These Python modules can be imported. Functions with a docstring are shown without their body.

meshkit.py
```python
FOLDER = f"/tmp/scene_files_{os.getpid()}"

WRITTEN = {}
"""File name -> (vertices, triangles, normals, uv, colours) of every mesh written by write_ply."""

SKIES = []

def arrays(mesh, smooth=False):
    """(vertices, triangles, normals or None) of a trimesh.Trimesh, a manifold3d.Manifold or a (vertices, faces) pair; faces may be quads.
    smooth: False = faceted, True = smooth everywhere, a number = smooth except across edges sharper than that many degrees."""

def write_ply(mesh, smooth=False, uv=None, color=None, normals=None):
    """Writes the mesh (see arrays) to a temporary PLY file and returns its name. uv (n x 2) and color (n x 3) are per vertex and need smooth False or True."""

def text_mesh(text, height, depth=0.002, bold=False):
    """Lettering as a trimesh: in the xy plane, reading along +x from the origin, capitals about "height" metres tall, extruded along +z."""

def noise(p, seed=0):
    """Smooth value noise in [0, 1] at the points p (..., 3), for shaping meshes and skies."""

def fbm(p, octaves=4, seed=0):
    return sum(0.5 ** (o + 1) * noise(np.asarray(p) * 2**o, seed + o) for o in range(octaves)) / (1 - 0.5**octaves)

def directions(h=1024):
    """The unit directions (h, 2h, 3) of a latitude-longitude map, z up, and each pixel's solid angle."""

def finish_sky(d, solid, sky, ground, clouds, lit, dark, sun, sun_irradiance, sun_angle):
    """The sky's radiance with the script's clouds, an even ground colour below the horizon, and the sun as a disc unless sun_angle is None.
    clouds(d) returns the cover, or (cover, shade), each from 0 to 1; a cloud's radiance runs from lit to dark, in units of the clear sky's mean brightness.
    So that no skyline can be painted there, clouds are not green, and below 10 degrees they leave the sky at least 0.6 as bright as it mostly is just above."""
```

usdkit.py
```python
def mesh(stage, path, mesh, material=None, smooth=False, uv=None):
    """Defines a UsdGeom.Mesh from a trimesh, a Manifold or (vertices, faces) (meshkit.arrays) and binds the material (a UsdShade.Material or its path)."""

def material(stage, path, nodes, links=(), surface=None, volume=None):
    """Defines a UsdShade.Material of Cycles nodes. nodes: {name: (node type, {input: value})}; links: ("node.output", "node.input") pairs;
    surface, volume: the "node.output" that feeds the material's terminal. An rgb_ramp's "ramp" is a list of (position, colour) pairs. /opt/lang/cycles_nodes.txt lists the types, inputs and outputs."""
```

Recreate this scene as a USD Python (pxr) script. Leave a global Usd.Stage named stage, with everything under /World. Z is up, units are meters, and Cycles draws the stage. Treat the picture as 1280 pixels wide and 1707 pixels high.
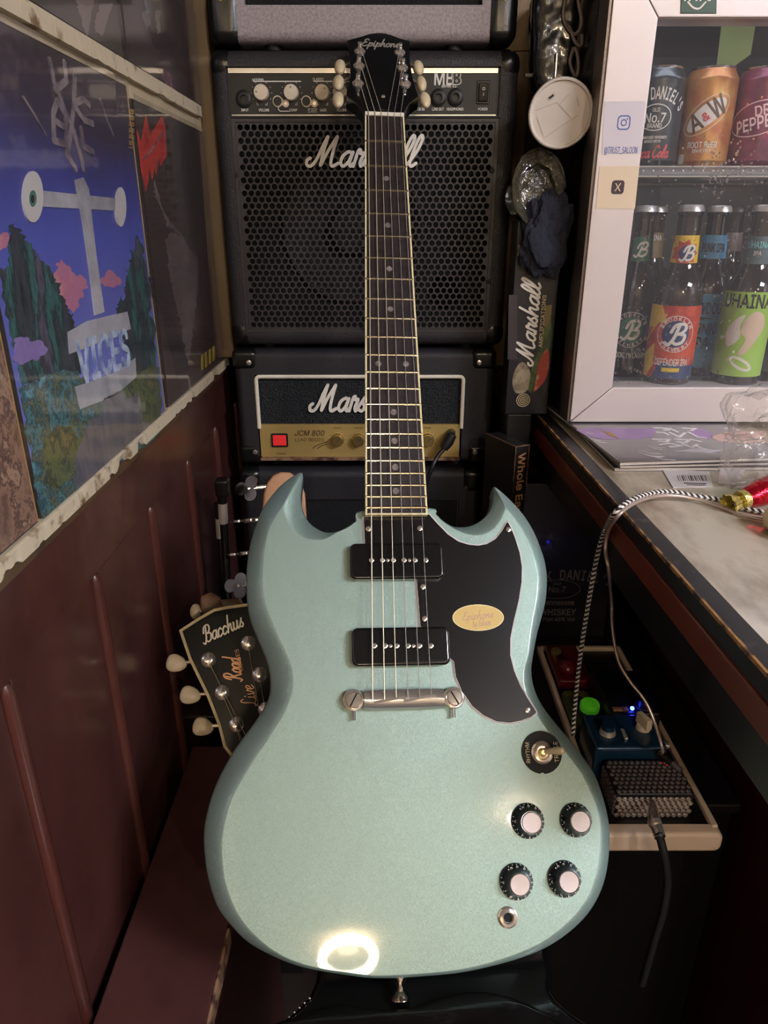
import math, random
import numpy as np, trimesh, manifold3d as m3, shapely
from shapely.geometry import Polygon, LineString, Point
from shapely import affinity
from shapely.ops import unary_union
import usdkit, meshkit
from pxr import Usd, UsdGeom, UsdLux, UsdShade, Gf, Sdf

EXPOSURE = 1.3

random.seed(7)
rng = np.random.default_rng(7)
stage = Usd.Stage.CreateInMemory()
UsdGeom.SetStageUpAxis(stage, 'Z'); UsdGeom.SetStageMetersPerUnit(stage, 1.0)
UsdGeom.Xform.Define(stage, '/World'); UsdGeom.Scope.Define(stage, '/World/Looks')

# ------------------------------------------------------------------ camera
F, CX, CY, PITCH = 1184.0, 640.0, 853.5, math.radians(22.5)
SP, CP = math.sin(PITCH), math.cos(PITCH)
cam = UsdGeom.Camera.Define(stage, '/World/camera')
cam.CreateHorizontalApertureAttr(36.0); cam.CreateVerticalApertureAttr(36.0 * 1707 / 1280)
cam.CreateFocalLengthAttr(36.0 * F / 1280); cam.CreateClippingRangeAttr(Gf.Vec2f(0.02, 50))
cam.AddTransformOp().Set(Gf.Matrix4d(1, 0, 0, 0, 0, SP, CP, 0, 0, -CP, SP, 0, 0, 0, 0, 1))   # at the origin; the floor lies 1.2 m below
cam.CreateExposureAttr(EXPOSURE)

R_, D_, FW = np.array([1.0, 0, 0]), np.array([0, -SP, -CP]), np.array([0, CP, -SP])
def c2w(v): return v[0] * R_ + v[1] * D_ + v[2] * FW
def ray(px, py): return c2w(((px - CX) / F, (py - CY) / F, 1.0))

class Plane:
    """A plane in the room: x right, y up, z out of it. Turns photo points into points on it and flat shapes into solids on it."""
    def __init__(s, o, ux, uy):
        s.o = np.asarray(o, float); s.ux = np.asarray(ux, float) / np.linalg.norm(ux)
        uy = np.asarray(uy, float); uy = uy - s.ux * (uy @ s.ux); s.uy = uy / np.linalg.norm(uy); s.n = np.cross(s.ux, s.uy)
    def hit(s, px, py, h=0.0):
        r = ray(px, py); t = ((s.o + s.n * h) @ s.n) / (r @ s.n); return r * t
    def at(s, px, py, h=0.0):
        p = s.hit(px, py, h) - s.o; return np.array([p @ s.ux, p @ s.uy])
    def pts(s, pl, h=0.0): return np.array([s.at(x, y, h) for x, y in pl])
    def w(s, p): p = np.atleast_2d(np.asarray(p, float)); return s.o + p[:, :1] * s.ux + p[:, 1:2] * s.uy + p[:, 2:3] * s.n
    def mat(s, x=0, y=0, z=0, rot=0):
        m = np.eye(4); a, b = math.cos(rot), math.sin(rot)
        m[:3, 0] = s.ux * a + s.uy * b; m[:3, 1] = s.uy * a - s.ux * b; m[:3, 2] = s.n; m[:3, 3] = s.o + s.ux * x + s.uy * y + s.n * z; return m
    def put(s, mesh, x=0, y=0, z=0, rot=0):
        m = mesh.copy(); m.apply_transform(s.mat(x, y, z, rot)); return m

# ------------------------------------------------------------------ prims
used = {}
def numbered(parent, name):
    k = (parent, name); used[k] = used.get(k, -1) + 1
    return f'{parent}/{name}' + (f'_{used[k]:03d}' if used[k] else '')
origin = {}
def tag(prim, label=None, cat=None, group=None, kind=None):
    for k, v in (('label', label), ('category', cat), ('group', group), ('kind', kind)):
        if v: prim.SetCustomDataByKey(k, v)
def thing(name, label=None, cat=None, loc=(0, 0, 0), group=None, kind=None, rz=0):
    p = numbered('/World', name); x = UsdGeom.Xform.Define(stage, p); x.AddTranslateOp().Set(Gf.Vec3d(*map(float, loc)))
    if rz: x.AddRotateZOp().Set(float(rz))
    origin[p] = np.array(loc, float) if not rz else None
    tag(x.GetPrim(), label, cat, group, kind); return p
def part(parent, name, mesh, mat, label=None, smooth=35, local=False):
    """A mesh under a thing or a part; the mesh is given in room coordinates unless local."""
    p = numbered(parent, name); o = origin.get(parent); o = np.zeros(3) if o is None or local else o
    if isinstance(mesh, (list, tuple)): mesh = cat(mesh)
    if o.any(): mesh = mesh.copy(); mesh.apply_translation(-o)
    usdkit.mesh(stage, p, mesh, L[mat], smooth=smooth); origin[p] = o if not local else None
    if local: origin[p] = np.zeros(3)
    if label: tag(stage.GetPrimAtPath(p), label)
    return p
def single(name, mesh, mat, label=None, cat_=None, group=None, kind=None, smooth=35):
    p = numbered('/World', name)
    if isinstance(mesh, (list, tuple)): mesh = cat(mesh)
    usdkit.mesh(stage, p, mesh, L[mat], smooth=smooth); tag(stage.GetPrimAtPath(p), label, cat_, group, kind); origin[p] = np.zeros(3); return p
def dup(src, loc, label=None, rz=0, group=None):
    pr = stage.GetPrimAtPath(src); nm = pr.GetName(); cd = pr.GetCustomData()
    p = numbered('/World', nm); x = UsdGeom.Xform.Define(stage, p)
    x.GetPrim().GetReferences().AddInternalReference(src)
    x.ClearXformOpOrder(); x.AddTranslateOp().Set(Gf.Vec3d(*map(float, loc)))
    x.AddRotateZOp().Set(float(rz)); x.GetPrim().SetInstanceable(True)
    tag(x.GetPrim(), label or cd.get('label'), cd.get('category'), group or cd.get('group')); return p

# ------------------------------------------------------------------ meshes
def cat(ms): return trimesh.util.concatenate([m for m in ms if m is not None and len(m.faces)])
def man(m): t = m.to_mesh(); return trimesh.Trimesh(t.vert_properties[:, :3], t.tri_verts, process=False)
def box(x0, x1, y0, y1, z0, z1):
    m = trimesh.creation.box((x1 - x0, y1 - y0, z1 - z0)); m.apply_translation(((x0 + x1) / 2, (y0 + y1) / 2, (z0 + z1) / 2)); return m
def rbox(x0, x1, y0, y1, z0, z1, r=.003, seg=12):
    r = min(r, (x1 - x0) / 2.001, (y1 - y0) / 2.001, (z1 - z0) / 2.001); s = m3.Manifold.sphere(r, seg)
    return man(m3.Manifold.batch_hull([s.translate((x, y, z)) for x in (x0 + r, x1 - r) for y in (y0 + r, y1 - r) for z in (z0 + r, z1 - r)]))
def ext(poly, h0, h1):
    if not hasattr(poly, 'geom_type'): poly = Polygon(poly).buffer(0)
    gs = [g for g in getattr(poly, 'geoms', [poly]) if g.geom_type == 'Polygon' and g.area > 1e-10]
    ms = [trimesh.creation.extrude_polygon(g, h1 - h0, engine='earcut') for g in gs]
    m = cat(ms); m.apply_translation((0, 0, h0)); return m
def ccw(p): p = np.asarray(p, float); a = np.sum(p[:, 0] * np.roll(p[:, 1], -1) - p[:, 1] * np.roll(p[:, 0], -1)); return p if a > 0 else p[::-1]
def cap2(p):
    """Triangles of a simple outline given counter-clockwise."""
    import mapbox_earcut
    return mapbox_earcut.triangulate_float64(np.asarray(p, float), np.array([len(p)], np.uint32)).reshape(-1, 3).astype(int)
def stack(rings):
    """Rings of equal length (outline, height), bottom to top, closed with caps."""
    n = len(rings[0][0]); v = np.vstack([np.c_[p, np.full(n, h) if np.ndim(h) == 0 else h] for p, h in rings]); f = []
    i = np.arange(n); j = (i + 1) % n
    for k in range(len(rings) - 1):
        a, b = k * n, (k + 1) * n
        f += [np.c_[a + i, a + j, b + j], np.c_[a + i, b + j, b + i]]
    t = cap2(rings[0][0]); f.append(t[:, ::-1]); t = cap2(rings[-1][0]); f.append(t + (len(rings) - 1) * n)
    return trimesh.Trimesh(v, np.vstack(f), process=False)
def inset(p, r):
    p = np.asarray(p, float); a = p - np.roll(p, 1, 0); b = np.roll(p, -1, 0) - p
    a /= np.linalg.norm(a, axis=1)[:, None] + 1e-12; b /= np.linalg.norm(b, axis=1)[:, None] + 1e-12
    na, nb = np.c_[-a[:, 1], a[:, 0]], np.c_[-b[:, 1], b[:, 0]]; m = na + nb; m /= np.linalg.norm(m, axis=1)[:, None] + 1e-12
    return p + m * (r / np.maximum((m * na).sum(1), .4))[:, None]
def pillow(p, h0, h1, r, steps=3, both=False):
    p = ccw(p); rings = []
    if both: rings += [(inset(p, r * (1 - math.sin(a))), h0 + r * (1 - math.cos(a))) for a in np.linspace(0, math.pi / 2, steps + 1)]
    else: rings.append((p, h0))
    rings += [(inset(p, r * (1 - math.cos(a))), h1 - r + r * math.sin(a)) for a in np.linspace(0, math.pi / 2, steps + 1)]
    return stack(rings)
def rrect(w, h, r, n=5, cx=0, cy=0):
    o = []
    for sx, sy, a0 in ((1, 1, 0), (-1, 1, 90), (-1, -1, 180), (1, -1, 270)):
        for a in np.radians(np.linspace(a0, a0 + 90, n)): o.append((cx + sx * (w / 2 - r) + r * math.cos(a), cy + sy * (h / 2 - r) + r * math.sin(a)))
    return np.array(o)
def circ(r, n=24, cx=0, cy=0, ry=None): a = np.arange(n) * 2 * math.pi / n; return np.c_[cx + r * np.cos(a), cy + (ry or r) * np.sin(a)]
def lathe(prof, n=24): return trimesh.creation.revolve(np.array(prof, float), sections=n)
def cyl(r, h, n=20, z0=0): m = trimesh.creation.cylinder(r, h, sections=n); m.apply_translation((0, 0, z0 + h / 2)); return m
def ball(r, sub=2): return trimesh.creation.icosphere(sub, r)
def catmull(p, per=8, closed=False):
    p = np.asarray(p, float)
    if len(p) < 3: return p
    q = np.vstack([p[-1], p, p[0], p[1]]) if closed else np.vstack([2 * p[0] - p[1], p, 2 * p[-1] - p[-2]])
    out = []
    for i in range(1, len(q) - 2):
        for t in np.arange(per) / per:
            a, b, c_, d = q[i - 1:i + 3]
            out.append(.5 * (2 * b + (c_ - a) * t + (2 * a - 5 * b + 4 * c_ - d) * t * t + (3 * b - a - 3 * c_ + d) * t ** 3))
    if not closed: out.append(p[-1])
    return np.array(out)
def tube(path, r, n=8, ends=True):
    p = np.asarray(path, float); k = len(p); r = np.broadcast_to(r, (k,)); t = np.gradient(p, axis=0); t /= np.linalg.norm(t, axis=1)[:, None] + 1e-12
    a = np.cross(t[0], (0, 0, 1) if abs(t[0][2]) < .9 else (1, 0, 0)); a /= np.linalg.norm(a); A = []
    for i in range(k):
        a = a - t[i] * (a @ t[i]); a /= np.linalg.norm(a); A.append(a)
    A = np.array(A); B = np.cross(t, A); g = np.arange(n) * 2 * math.pi / n
    v = (p[:, None] + r[:, None, None] * (np.cos(g)[None, :, None] * A[:, None] + np.sin(g)[None, :, None] * B[:, None])).reshape(-1, 3)
    i, j = np.meshgrid(np.arange(k - 1), np.arange(n), indexing='ij'); i, j = i.ravel(), j.ravel(); j2 = (j + 1) % n
    f = [np.c_[i * n + j, i * n + j2, (i + 1) * n + j2], np.c_[i * n + j, (i + 1) * n + j2, (i + 1) * n + j]]
    if ends:
        v = np.vstack([v, p[0], p[-1]]); q = np.arange(n); f += [np.c_[np.full(n, k * n), (q + 1) % n, q], np.c_[np.full(n, k * n + 1), (k - 1) * n + q, (k - 1) * n + (q + 1) % n]]
    return trimesh.Trimesh(v, np.vstack(f), process=False)
def rod(a, b, r, n=10): return tube([a, (np.asarray(a, float) + b) / 2, b], r, n)
def align(mesh, pos, zdir, xdir=(1, 0, 0)):
    z = np.asarray(zdir, float); z = z / np.linalg.norm(z); x = np.asarray(xdir, float); x = x - z * (x @ z); x /= np.linalg.norm(x)
    m = np.eye(4); m[:3, 0] = x; m[:3, 1] = np.cross(z, x); m[:3, 2] = z; m[:3, 3] = pos; o = mesh.copy(); o.apply_transform(m); return o
_tx = {}
def text(s, h, depth=.0004, bold=False, width=None, align_='c', slant=0):
    k = (s, bold)
    if k not in _tx: _tx[k] = meshkit.text_mesh(s, 1.0, 1.0, bold)
    m = _tx[k].copy(); b = m.bounds; v = m.vertices.copy()
    v[:, 0] -= (b[0, 0] + b[1, 0]) / 2 if align_ == 'c' else b[0, 0]; v[:, 1] -= .5
    v[:, 0] *= (width / (b[1, 0] - b[0, 0])) if width else h
    v[:, 1] *= h; v[:, 2] *= depth; v[:, 0] += slant * v[:, 1]; m.vertices = v; return m
def arc_text(s, h, R, a0, a1, depth=.0004, bold=True, inner=False, sx=1.0):
    """Letters along a circle, angles in degrees clockwise from the top."""
    out = []
    for ch, a in zip(s, np.linspace(a0, a1, len(s))):
        if ch == ' ': continue
        m = text(ch, h, depth, bold); m.apply_transform(np.diag([sx, 1, 1, 1])); t = math.radians(a); rr = t if not inner else t + math.pi
        m.apply_transform(trimesh.transformations.rotation_matrix(-rr, (0, 0, 1))); m.apply_translation((R * math.sin(t), R * math.cos(t), 0)); out.append(m)
    return cat(out)
# a hand-drawn connected script, one list of strokes to a letter: (advance, strokes)
SCR = {
 'a': (.5, [[(.42, .42), (.28, .5), (.1, .36), (.07, .12), (.2, .0), (.35, .14), (.43, .44)], [(.44, .48), (.4, .14), (.47, 0), (.56, .1)]]),
 'c': (.42, [[(.38, .4), (.27, .5), (.1, .36), (.07, .12), (.2, 0), (.42, .12)]]),
 'd': (.5, [[(.42, .42), (.28, .5), (.1, .36), (.07, .12), (.2, 0), (.35, .14), (.43, .44)], [(.5, 1.05), (.42, .2), (.48, 0), (.56, .1)]]),
 'e': (.42, [[(.04, .16), (.27, .26), (.36, .42), (.24, .5), (.09, .34), (.08, .1), (.2, 0), (.42, .12)]]),
 'h': (.54, [[(.08, 0), (.12, .5), (.2, 1.05)], [(.1, .15), (.24, .44), (.37, .46), (.37, .14), (.45, 0), (.56, .1)]]),
 'i': (.27, [[(.1, .48), (.08, .12), (.15, 0), (.28, .1)], [(.14, .66), (.15, .7)]]),
 'l': (.3, [[(.02, .1), (.22, .5), (.31, .92), (.22, 1.04), (.12, .75), (.08, .14), (.17, 0), (.32, .1)]]),
 'n': (.52, [[(.08, 0), (.11, .48)], [(.1, .2), (.24, .45), (.36, .45), (.36, .14), (.44, 0), (.54, .1)]]),
 'o': (.45, [[(.26, .5), (.09, .36), (.07, .12), (.2, 0), (.36, .14), (.38, .36), (.27, .5), (.34, .42), (.48, .42)]]),
 'p': (.48, [[(.12, .5), (.04, -.4)], [(.1, .2), (.25, .47), (.4, .4), (.38, .12), (.25, 0), (.1, .1)]]),
 'r': (.38, [[(.08, 0), (.12, .5), (.2, .56), (.22, .44), (.36, .44), (.3, .15), (.36, .0), (.42, .08)]]),
 's': (.38, [[(.05, .12), (.24, .52), (.2, .36), (.34, .16), (.26, .0), (.08, .06)]]),
 'u': (.54, [[(.08, .48), (.07, .12), (.18, 0), (.34, .15), (.4, .48)], [(.41, .48), (.38, .12), (.46, 0), (.56, .1)]]),
 'v': (.44, [[(.06, .48), (.15, .02), (.33, .3), (.38, .48), (.46, .42)]]),
 'b': (.46, [[(.12, 1.0), (.07, .12), (.2, 0), (.36, .16), (.32, .42), (.12, .36)]]),
 'y': (.5, [[(.08, .48), (.09, .12), (.22, .05), (.38, .46)], [(.4, .48), (.3, -.25), (.12, -.4), (.05, -.25)]]),
 'g': (.5, [[(.42, .42), (.28, .5), (.1, .36), (.07, .12), (.2, 0), (.35, .14), (.43, .46)], [(.43, .48), (.33, -.28), (.15, -.4), (.06, -.25)]]),
 't': (.32, [[(.14, .8), (.1, .12), (.18, 0), (.3, .1)], [(.0, .52), (.28, .54)]]),
 'M': (.92, [[(-.2, .28), (-.3, .2), (-.25, .03), (-.08, .02), (.06, .25), (.16, .65), (.27, 1.0)], [(.28, 1.0), (.24, .5), (.25, .03)], [(.26, .04), (.42, .55), (.62, 1.0)], [(.63, 1.0), (.6, .5), (.62, .12), (.72, 0), (.9, .1)]]),
 'E': (.6, [[(.56, .82), (.42, 1.0), (.2, .9), (.2, .64), (.4, .55), (.12, .44), (.05, .16), (.24, 0), (.6, .16)]]),
 'B': (.62, [[(.2, .92), (.14, .3), (.0, -.05), (-.16, .05)], [(-.04, .6), (.06, .95), (.38, 1.02), (.5, .8), (.38, .56), (.2, .52)], [(.26, .52), (.54, .45), (.52, .12), (.3, .0), (.1, .12)]]),
 'R': (.66, [[(.2, .95), (.12, .2), (.0, -.05), (-.16, .05)], [(-.06, .6), (.06, .95), (.38, 1.02), (.5, .8), (.36, .55), (.16, .5)], [(.26, .5), (.42, .2), (.56, 0), (.7, .1)]]),
 'L': (.6, [[(.5, .85), (.36, 1.02), (.22, .85), (.2, .3), (.02, .02), (-.08, .12), (.15, .14), (.5, .02), (.64, .12)]]),
 'C': (.6, [[(.55, .8), (.4, 1.0), (.15, .75), (.08, .25), (.28, 0), (.6, .18)]]),
 'G': (.62, [[(.55, .82), (.4, 1.0), (.14, .72), (.08, .22), (.28, 0), (.5, .2), (.52, .46), (.3, .44)]]),
 '-': (.34, [[(.06, .26), (.28, .28)]]), ' ': (.3, []),
}
def script(s, h, width, stroke=.085, slant=.28):
    """The word in script as a flat shape centred on the origin, capital height h, fitted to width."""
    x, ls = 0, []
    for ch in s:
        w, st = SCR[ch]
        for q in st:
            q = catmull(np.array(q) + (x, 0), 6); q[:, 0] += slant * q[:, 1]; ls.append(q)
        x += w
    a = np.vstack(ls); k = width / np.ptp(a[:, 0]); g = []
    for q in ls:
        q = np.c_[(q[:, 0] - a[:, 0].min()) * k - width / 2, (q[:, 1] - .5) * h]; g.append(LineString(q).buffer(stroke * h / 2, quad_segs=3))
    return unary_union(g).simplify(stroke * h * .03)
def bend(mesh, R, size=.005):
    """Wraps a flat mesh (x across, y up, z out) round a vertical cylinder, its middle towards -Y."""
    v, f = trimesh.remesh.subdivide_to_size(mesh.vertices, mesh.faces, size, max_iter=12)
    t = v[:, 0] / R; return trimesh.Trimesh(np.c_[(R + v[:, 2]) * np.sin(t), -(R + v[:, 2]) * np.cos(t), v[:, 1]], f, process=False)
def plate(w, h, d=.0003, cx=0, cy=0): return box(cx - w / 2, cx + w / 2, cy - h / 2, cy + h / 2, 0, d)
def lift(m, dx=0, dy=0, dz=0): o = m.copy(); o.apply_translation((dx, dy, dz)); return o
def rotz(m, deg): o = m.copy(); o.apply_transform(trimesh.transformations.rotation_matrix(math.radians(deg), (0, 0, 1))); return o
def rotx(m, deg): o = m.copy(); o.apply_transform(trimesh.transformations.rotation_matrix(math.radians(deg), (1, 0, 0))); return o
def roty(m, deg): o = m.copy(); o.apply_transform(trimesh.transformations.rotation_matrix(math.radians(deg), (0, 1, 0))); return o

# ------------------------------------------------------------------ materials
def S(r, g, b): return tuple(x / 12.92 if x <= .04045 else ((x + .055) / 1.055) ** 2.4 for x in (r / 255, g / 255, b / 255))
L = {}
def M(name, col, rough=.5, metal=0, coat=0, bump=None, var=None, spec=.5, emit=None, trans=0, ior=1.5, coat_rough=.04, rvar=None, aniso=None):
    """bump (scale, strength, kind); var (scale, second colour, from, to[, detail, stretch]); rvar (scale, low, high)."""
    n = {'p': ('principled_bsdf', dict(base_color=col, roughness=rough, metallic=metal, coat_weight=coat, coat_roughness=coat_rough, specular_ior_level=spec, transmission_weight=trans, ior=ior)), 'tc': ('texture_coordinate', {})}
    ln = []
    if emit: n['p'][1].update(emission_color=emit[0], emission_strength=emit[1])
    if var:
        sc, c2, lo, hi = var[:4]; n['m'] = ('mapping', {'scale': var[5] if len(var) > 5 else (1, 1, 1)}); n['n1'] = ('noise_texture', dict(scale=sc, detail=var[4] if len(var) > 4 else 4.0, roughness=.6))
        n['r1'] = ('rgb_ramp', {'ramp': [(lo, col), (hi, c2)]}); ln += [('tc.object', 'm.vector'), ('m.vector', 'n1.vector'), ('n1.fac', 'r1.fac'), ('r1.color', 'p.base_color')]
    if rvar:
        n['n3'] = ('noise_texture', dict(scale=rvar[0], detail=3.0)); n['mr'] = ('map_range', dict(from_min=.3, from_max=.7, to_min=rvar[1], to_max=rvar[2])); ln += [('tc.object', 'n3.vector'), ('n3.fac', 'mr.value'), ('mr.result', 'p.roughness')]
    if bump:
        sc, st, kind = bump
        if kind == 'voronoi': n['b1'] = ('voronoi_texture', dict(scale=sc)); o = 'b1.distance'
        else: n['b1'] = ('noise_texture', dict(scale=sc, detail=3.0)); o = 'b1.fac'
        n['bp'] = ('bump', dict(strength=st, distance=.4 / sc)); ln += [('tc.object', 'b1.vector'), (o, 'bp.height'), ('bp.normal', 'p.normal')]
        if coat and kind != 'flake': ln.append(('bp.normal', 'p.coat_normal'))
    L[name] = usdkit.material(stage, f'/World/Looks/{name}', n, ln, surface='p.BSDF'); return name
def EM(name, col, strength): L[name] = usdkit.material(stage, f'/World/Looks/{name}', {'e': ('emission', dict(color=col, strength=strength))}, surface='e.emission')
def FILM(name, tint=(1, 1, 1), rough=.05, base=.04, wrinkle=None, haze=0, hcol=(.8, .8, .8), pw=4.0):
    """Clear sheet: see-through, with a gloss that grows towards grazing angles."""
    n = {'t': ('transparent_bsdf', dict(color=tint)), 'g': ('glossy_bsdf', dict(color=(1, 1, 1), roughness=rough)), 'lw': ('layer_weight', dict(blend=.5)), 'pw': ('math', dict(math_type='power', value2=pw)), 'ma': ('math', dict(math_type='multiply_add', value2=.8, value3=base)), 'x': ('mix_closure', {})}
    ln = [('lw.facing', 'pw.value1'), ('pw.value', 'ma.value1'), ('ma.value', 'x.fac'), ('g.BSDF', 'x.closure2')]
    if haze:
        n['d'] = ('diffuse_bsdf', dict(color=hcol)); n['y'] = ('mix_closure', dict(fac=haze)); ln += [('t.BSDF', 'y.closure1'), ('d.BSDF', 'y.closure2'), ('y.closure', 'x.closure1')]
    else: ln.append(('t.BSDF', 'x.closure1'))
    if wrinkle:
        n['tc'] = ('texture_coordinate', {}); n['mp'] = ('mapping', {'scale': wrinkle[2]}); n['b'] = ('noise_texture', dict(scale=wrinkle[0], detail=3.0, distortion=.6)); n['bp'] = ('bump', dict(strength=wrinkle[1], distance=.01))
        ln += [('tc.object', 'mp.vector'), ('mp.vector', 'b.vector'), ('b.fac', 'bp.height'), ('bp.normal', 'g.normal'), ('bp.normal', 'lw.normal')]
    L[name] = usdkit.material(stage, f'/World/Looks/{name}', n, ln, surface='x.closure')
def sheet(p): p = np.asarray(p, float); return trimesh.Trimesh(p, [[0, 1, 2], [0, 2, 3]], process=False)
# ------------------------------------------------------------------ the planes that things stand on
YA, XW, YD, ZC, ZT, ZL, ZS = 1.07, -.25, .93, -.268, -.6, -.62, -.572
CEIL, FLOOR = 1.0, -1.2
PA = Plane((0, YA, 0), (1, 0, 0), (0, 0, 1))           # fronts of the amplifiers
PW = Plane((XW + .003, 0, 0), (0, 1, 0), (0, 0, 1))    # faces of the record sleeves
PD = Plane((0, YD, 0), (1, 0, 0), (0, 0, 1))           # fridge door
PC = Plane((0, 0, ZC), (1, 0, 0), (0, 1, 0))           # counter top
PT = Plane((0, 0, ZT), (1, 0, 0), (0, 1, 0))           # pedal tray
PS = Plane((0, 0, ZS), (1, 0, 0), (0, 1, 0))           # stool seat

# ------------------------------------------------------------------ lamps: circular tubes on the ceiling, as the guitar's gloss mirrors them
EM('lamp_glow', S(255, 230, 190), 56.0)
M('lamp_base', S(225, 222, 215), .4)
def ring_lamp(x, y, label, r=.132, t=.020):
    g = thing('ring_lamp', label, 'ceiling lamp', (x, y, CEIL))
    m = rotx(trimesh.creation.torus(r, t, 48, 12), 14); m.apply_translation((x, y, CEIL - .065)); part(g, 'tube', m, 'lamp_glow')
    part(g, 'base', lift(cyl(.05, .03, 24, -.03), x, y, CEIL), 'lamp_base')
ring_lamp(.304, -2.90, 'circular ceiling tube at the far end of the bar')
EM('bulb_glow', S(255, 240, 226), 330.0)
blb = thing('bulb_lamp', 'small round bulb on the ceiling in the middle of the bar', 'ceiling lamp', (.955, -1.756, CEIL)); part(blb, 'bulb', lift(ball(.034, 3), .955, -1.756, CEIL - .05), 'bulb_glow'); part(blb, 'base', lift(cyl(.03, .03, 20, -.03), .955, -1.756, CEIL), 'lamp_base')
EM('panel_glow', S(240, 242, 255), 21.0)
def ceiling_light(x, y, label):
    g = thing('ceiling_light', label, 'ceiling light', (x, y, CEIL)); part(g, 'diffuser', box(x - .42, x + .42, y - .25, y + .25, CEIL - .03, CEIL - .022), 'panel_glow'); part(g, 'frame', box(x - .43, x + .43, y - .26, y + .26, CEIL - .022, CEIL), 'lamp_base')
ceiling_light(1.55, -.7, 'flat ceiling light panel nearer the drinks fridge')

# ------------------------------------------------------------------ the room
M('plaster', S(196, 180, 150), .6, bump=(60, .15, 'noise'), var=(9, S(150, 132, 100), .5, .75))
M('room_wall', S(176, 164, 152), .7); M('ceiling_paint', S(120, 108, 96), .8); M('dark_floor', S(46, 36, 32), .5)
M('maroon', S(84, 48, 43), .34, coat=.35, coat_rough=.14, bump=(14, .06, 'noise'), var=(6, S(64, 36, 33), .42, .7, 5.0, (1, 1, .35)), rvar=(9, .25, .45))
M('maroon_bead', S(84, 44, 37), .38, coat=.25, coat_rough=.15, var=(20, S(60, 32, 28), .45, .7, 5.0, (1, 1, .2)))
M('maroon_dark', S(64, 30, 28), .35, coat=.3, var=(7, S(40, 20, 20), .45, .7))
M('chipped_paint', S(214, 200, 172), .5, bump=(120, .3, 'noise'), var=(38, S(128, 104, 74), .56, .68))
M('brown_mould', S(92, 70, 48), .45, var=(20, S(60, 44, 32), .45, .7))
M('wood_panel', S(150, 124, 88), .5, var=(7, S(118, 92, 62), .4, .7, 4.0, (6, 1, .5)))
M('black_board', S(26, 23, 24), .4)
w = thing('wall_left', 'beige plaster wall above maroon panelling', kind='structure', loc=(XW, 0, 0))
part(w, 'plaster', box(XW - .08, XW, -3.4, 1.5, -.21, CEIL), 'plaster')
part(w, 'backing', box(XW - .08, XW - .008, -3.4, 1.5, FLOOR, -.21), 'maroon_dark')
part(w, 'rail_board', rbox(XW - .008, XW, -3.4, 1.5, -.287, -.2105, .002), 'maroon')
beads = [.394 + .158 * k for k in range(-3, 6)]
for y in beads:
    part(w, 'panel', rbox(XW - .008, XW - .003, y + .007, y + .151, FLOOR, -.287, .0015, 8), 'maroon')
    b = lathe([(0, -.6), (.0055, -.6), (.0062, -.3), (.0062, .3), (.0055, .318), (.003, .324), (0, .326)], 12)
    part(w, 'bead', lift(b, XW - .003, y - .001, -.6 - .0115), 'maroon_bead')
single('wall_back', [box(-.45, 2.2, 1.42, 1.5, FLOOR, .262), box(-.45, 2.2, 1.423, 1.5, .264, CEIL)], 'wood_panel', kind='structure')
single('wall_right', box(2.2, 2.3, -3.4, 1.5, FLOOR, CEIL), 'room_wall', kind='structure')
single('wall_front', box(-.33, 2.3, -3.5, -3.4, FLOOR, CEIL), 'room_wall', kind='structure')
single('floor', box(-.33, 2.3, -3.5, 1.5, FLOOR - .05, FLOOR), 'dark_floor', kind='structure')
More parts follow.
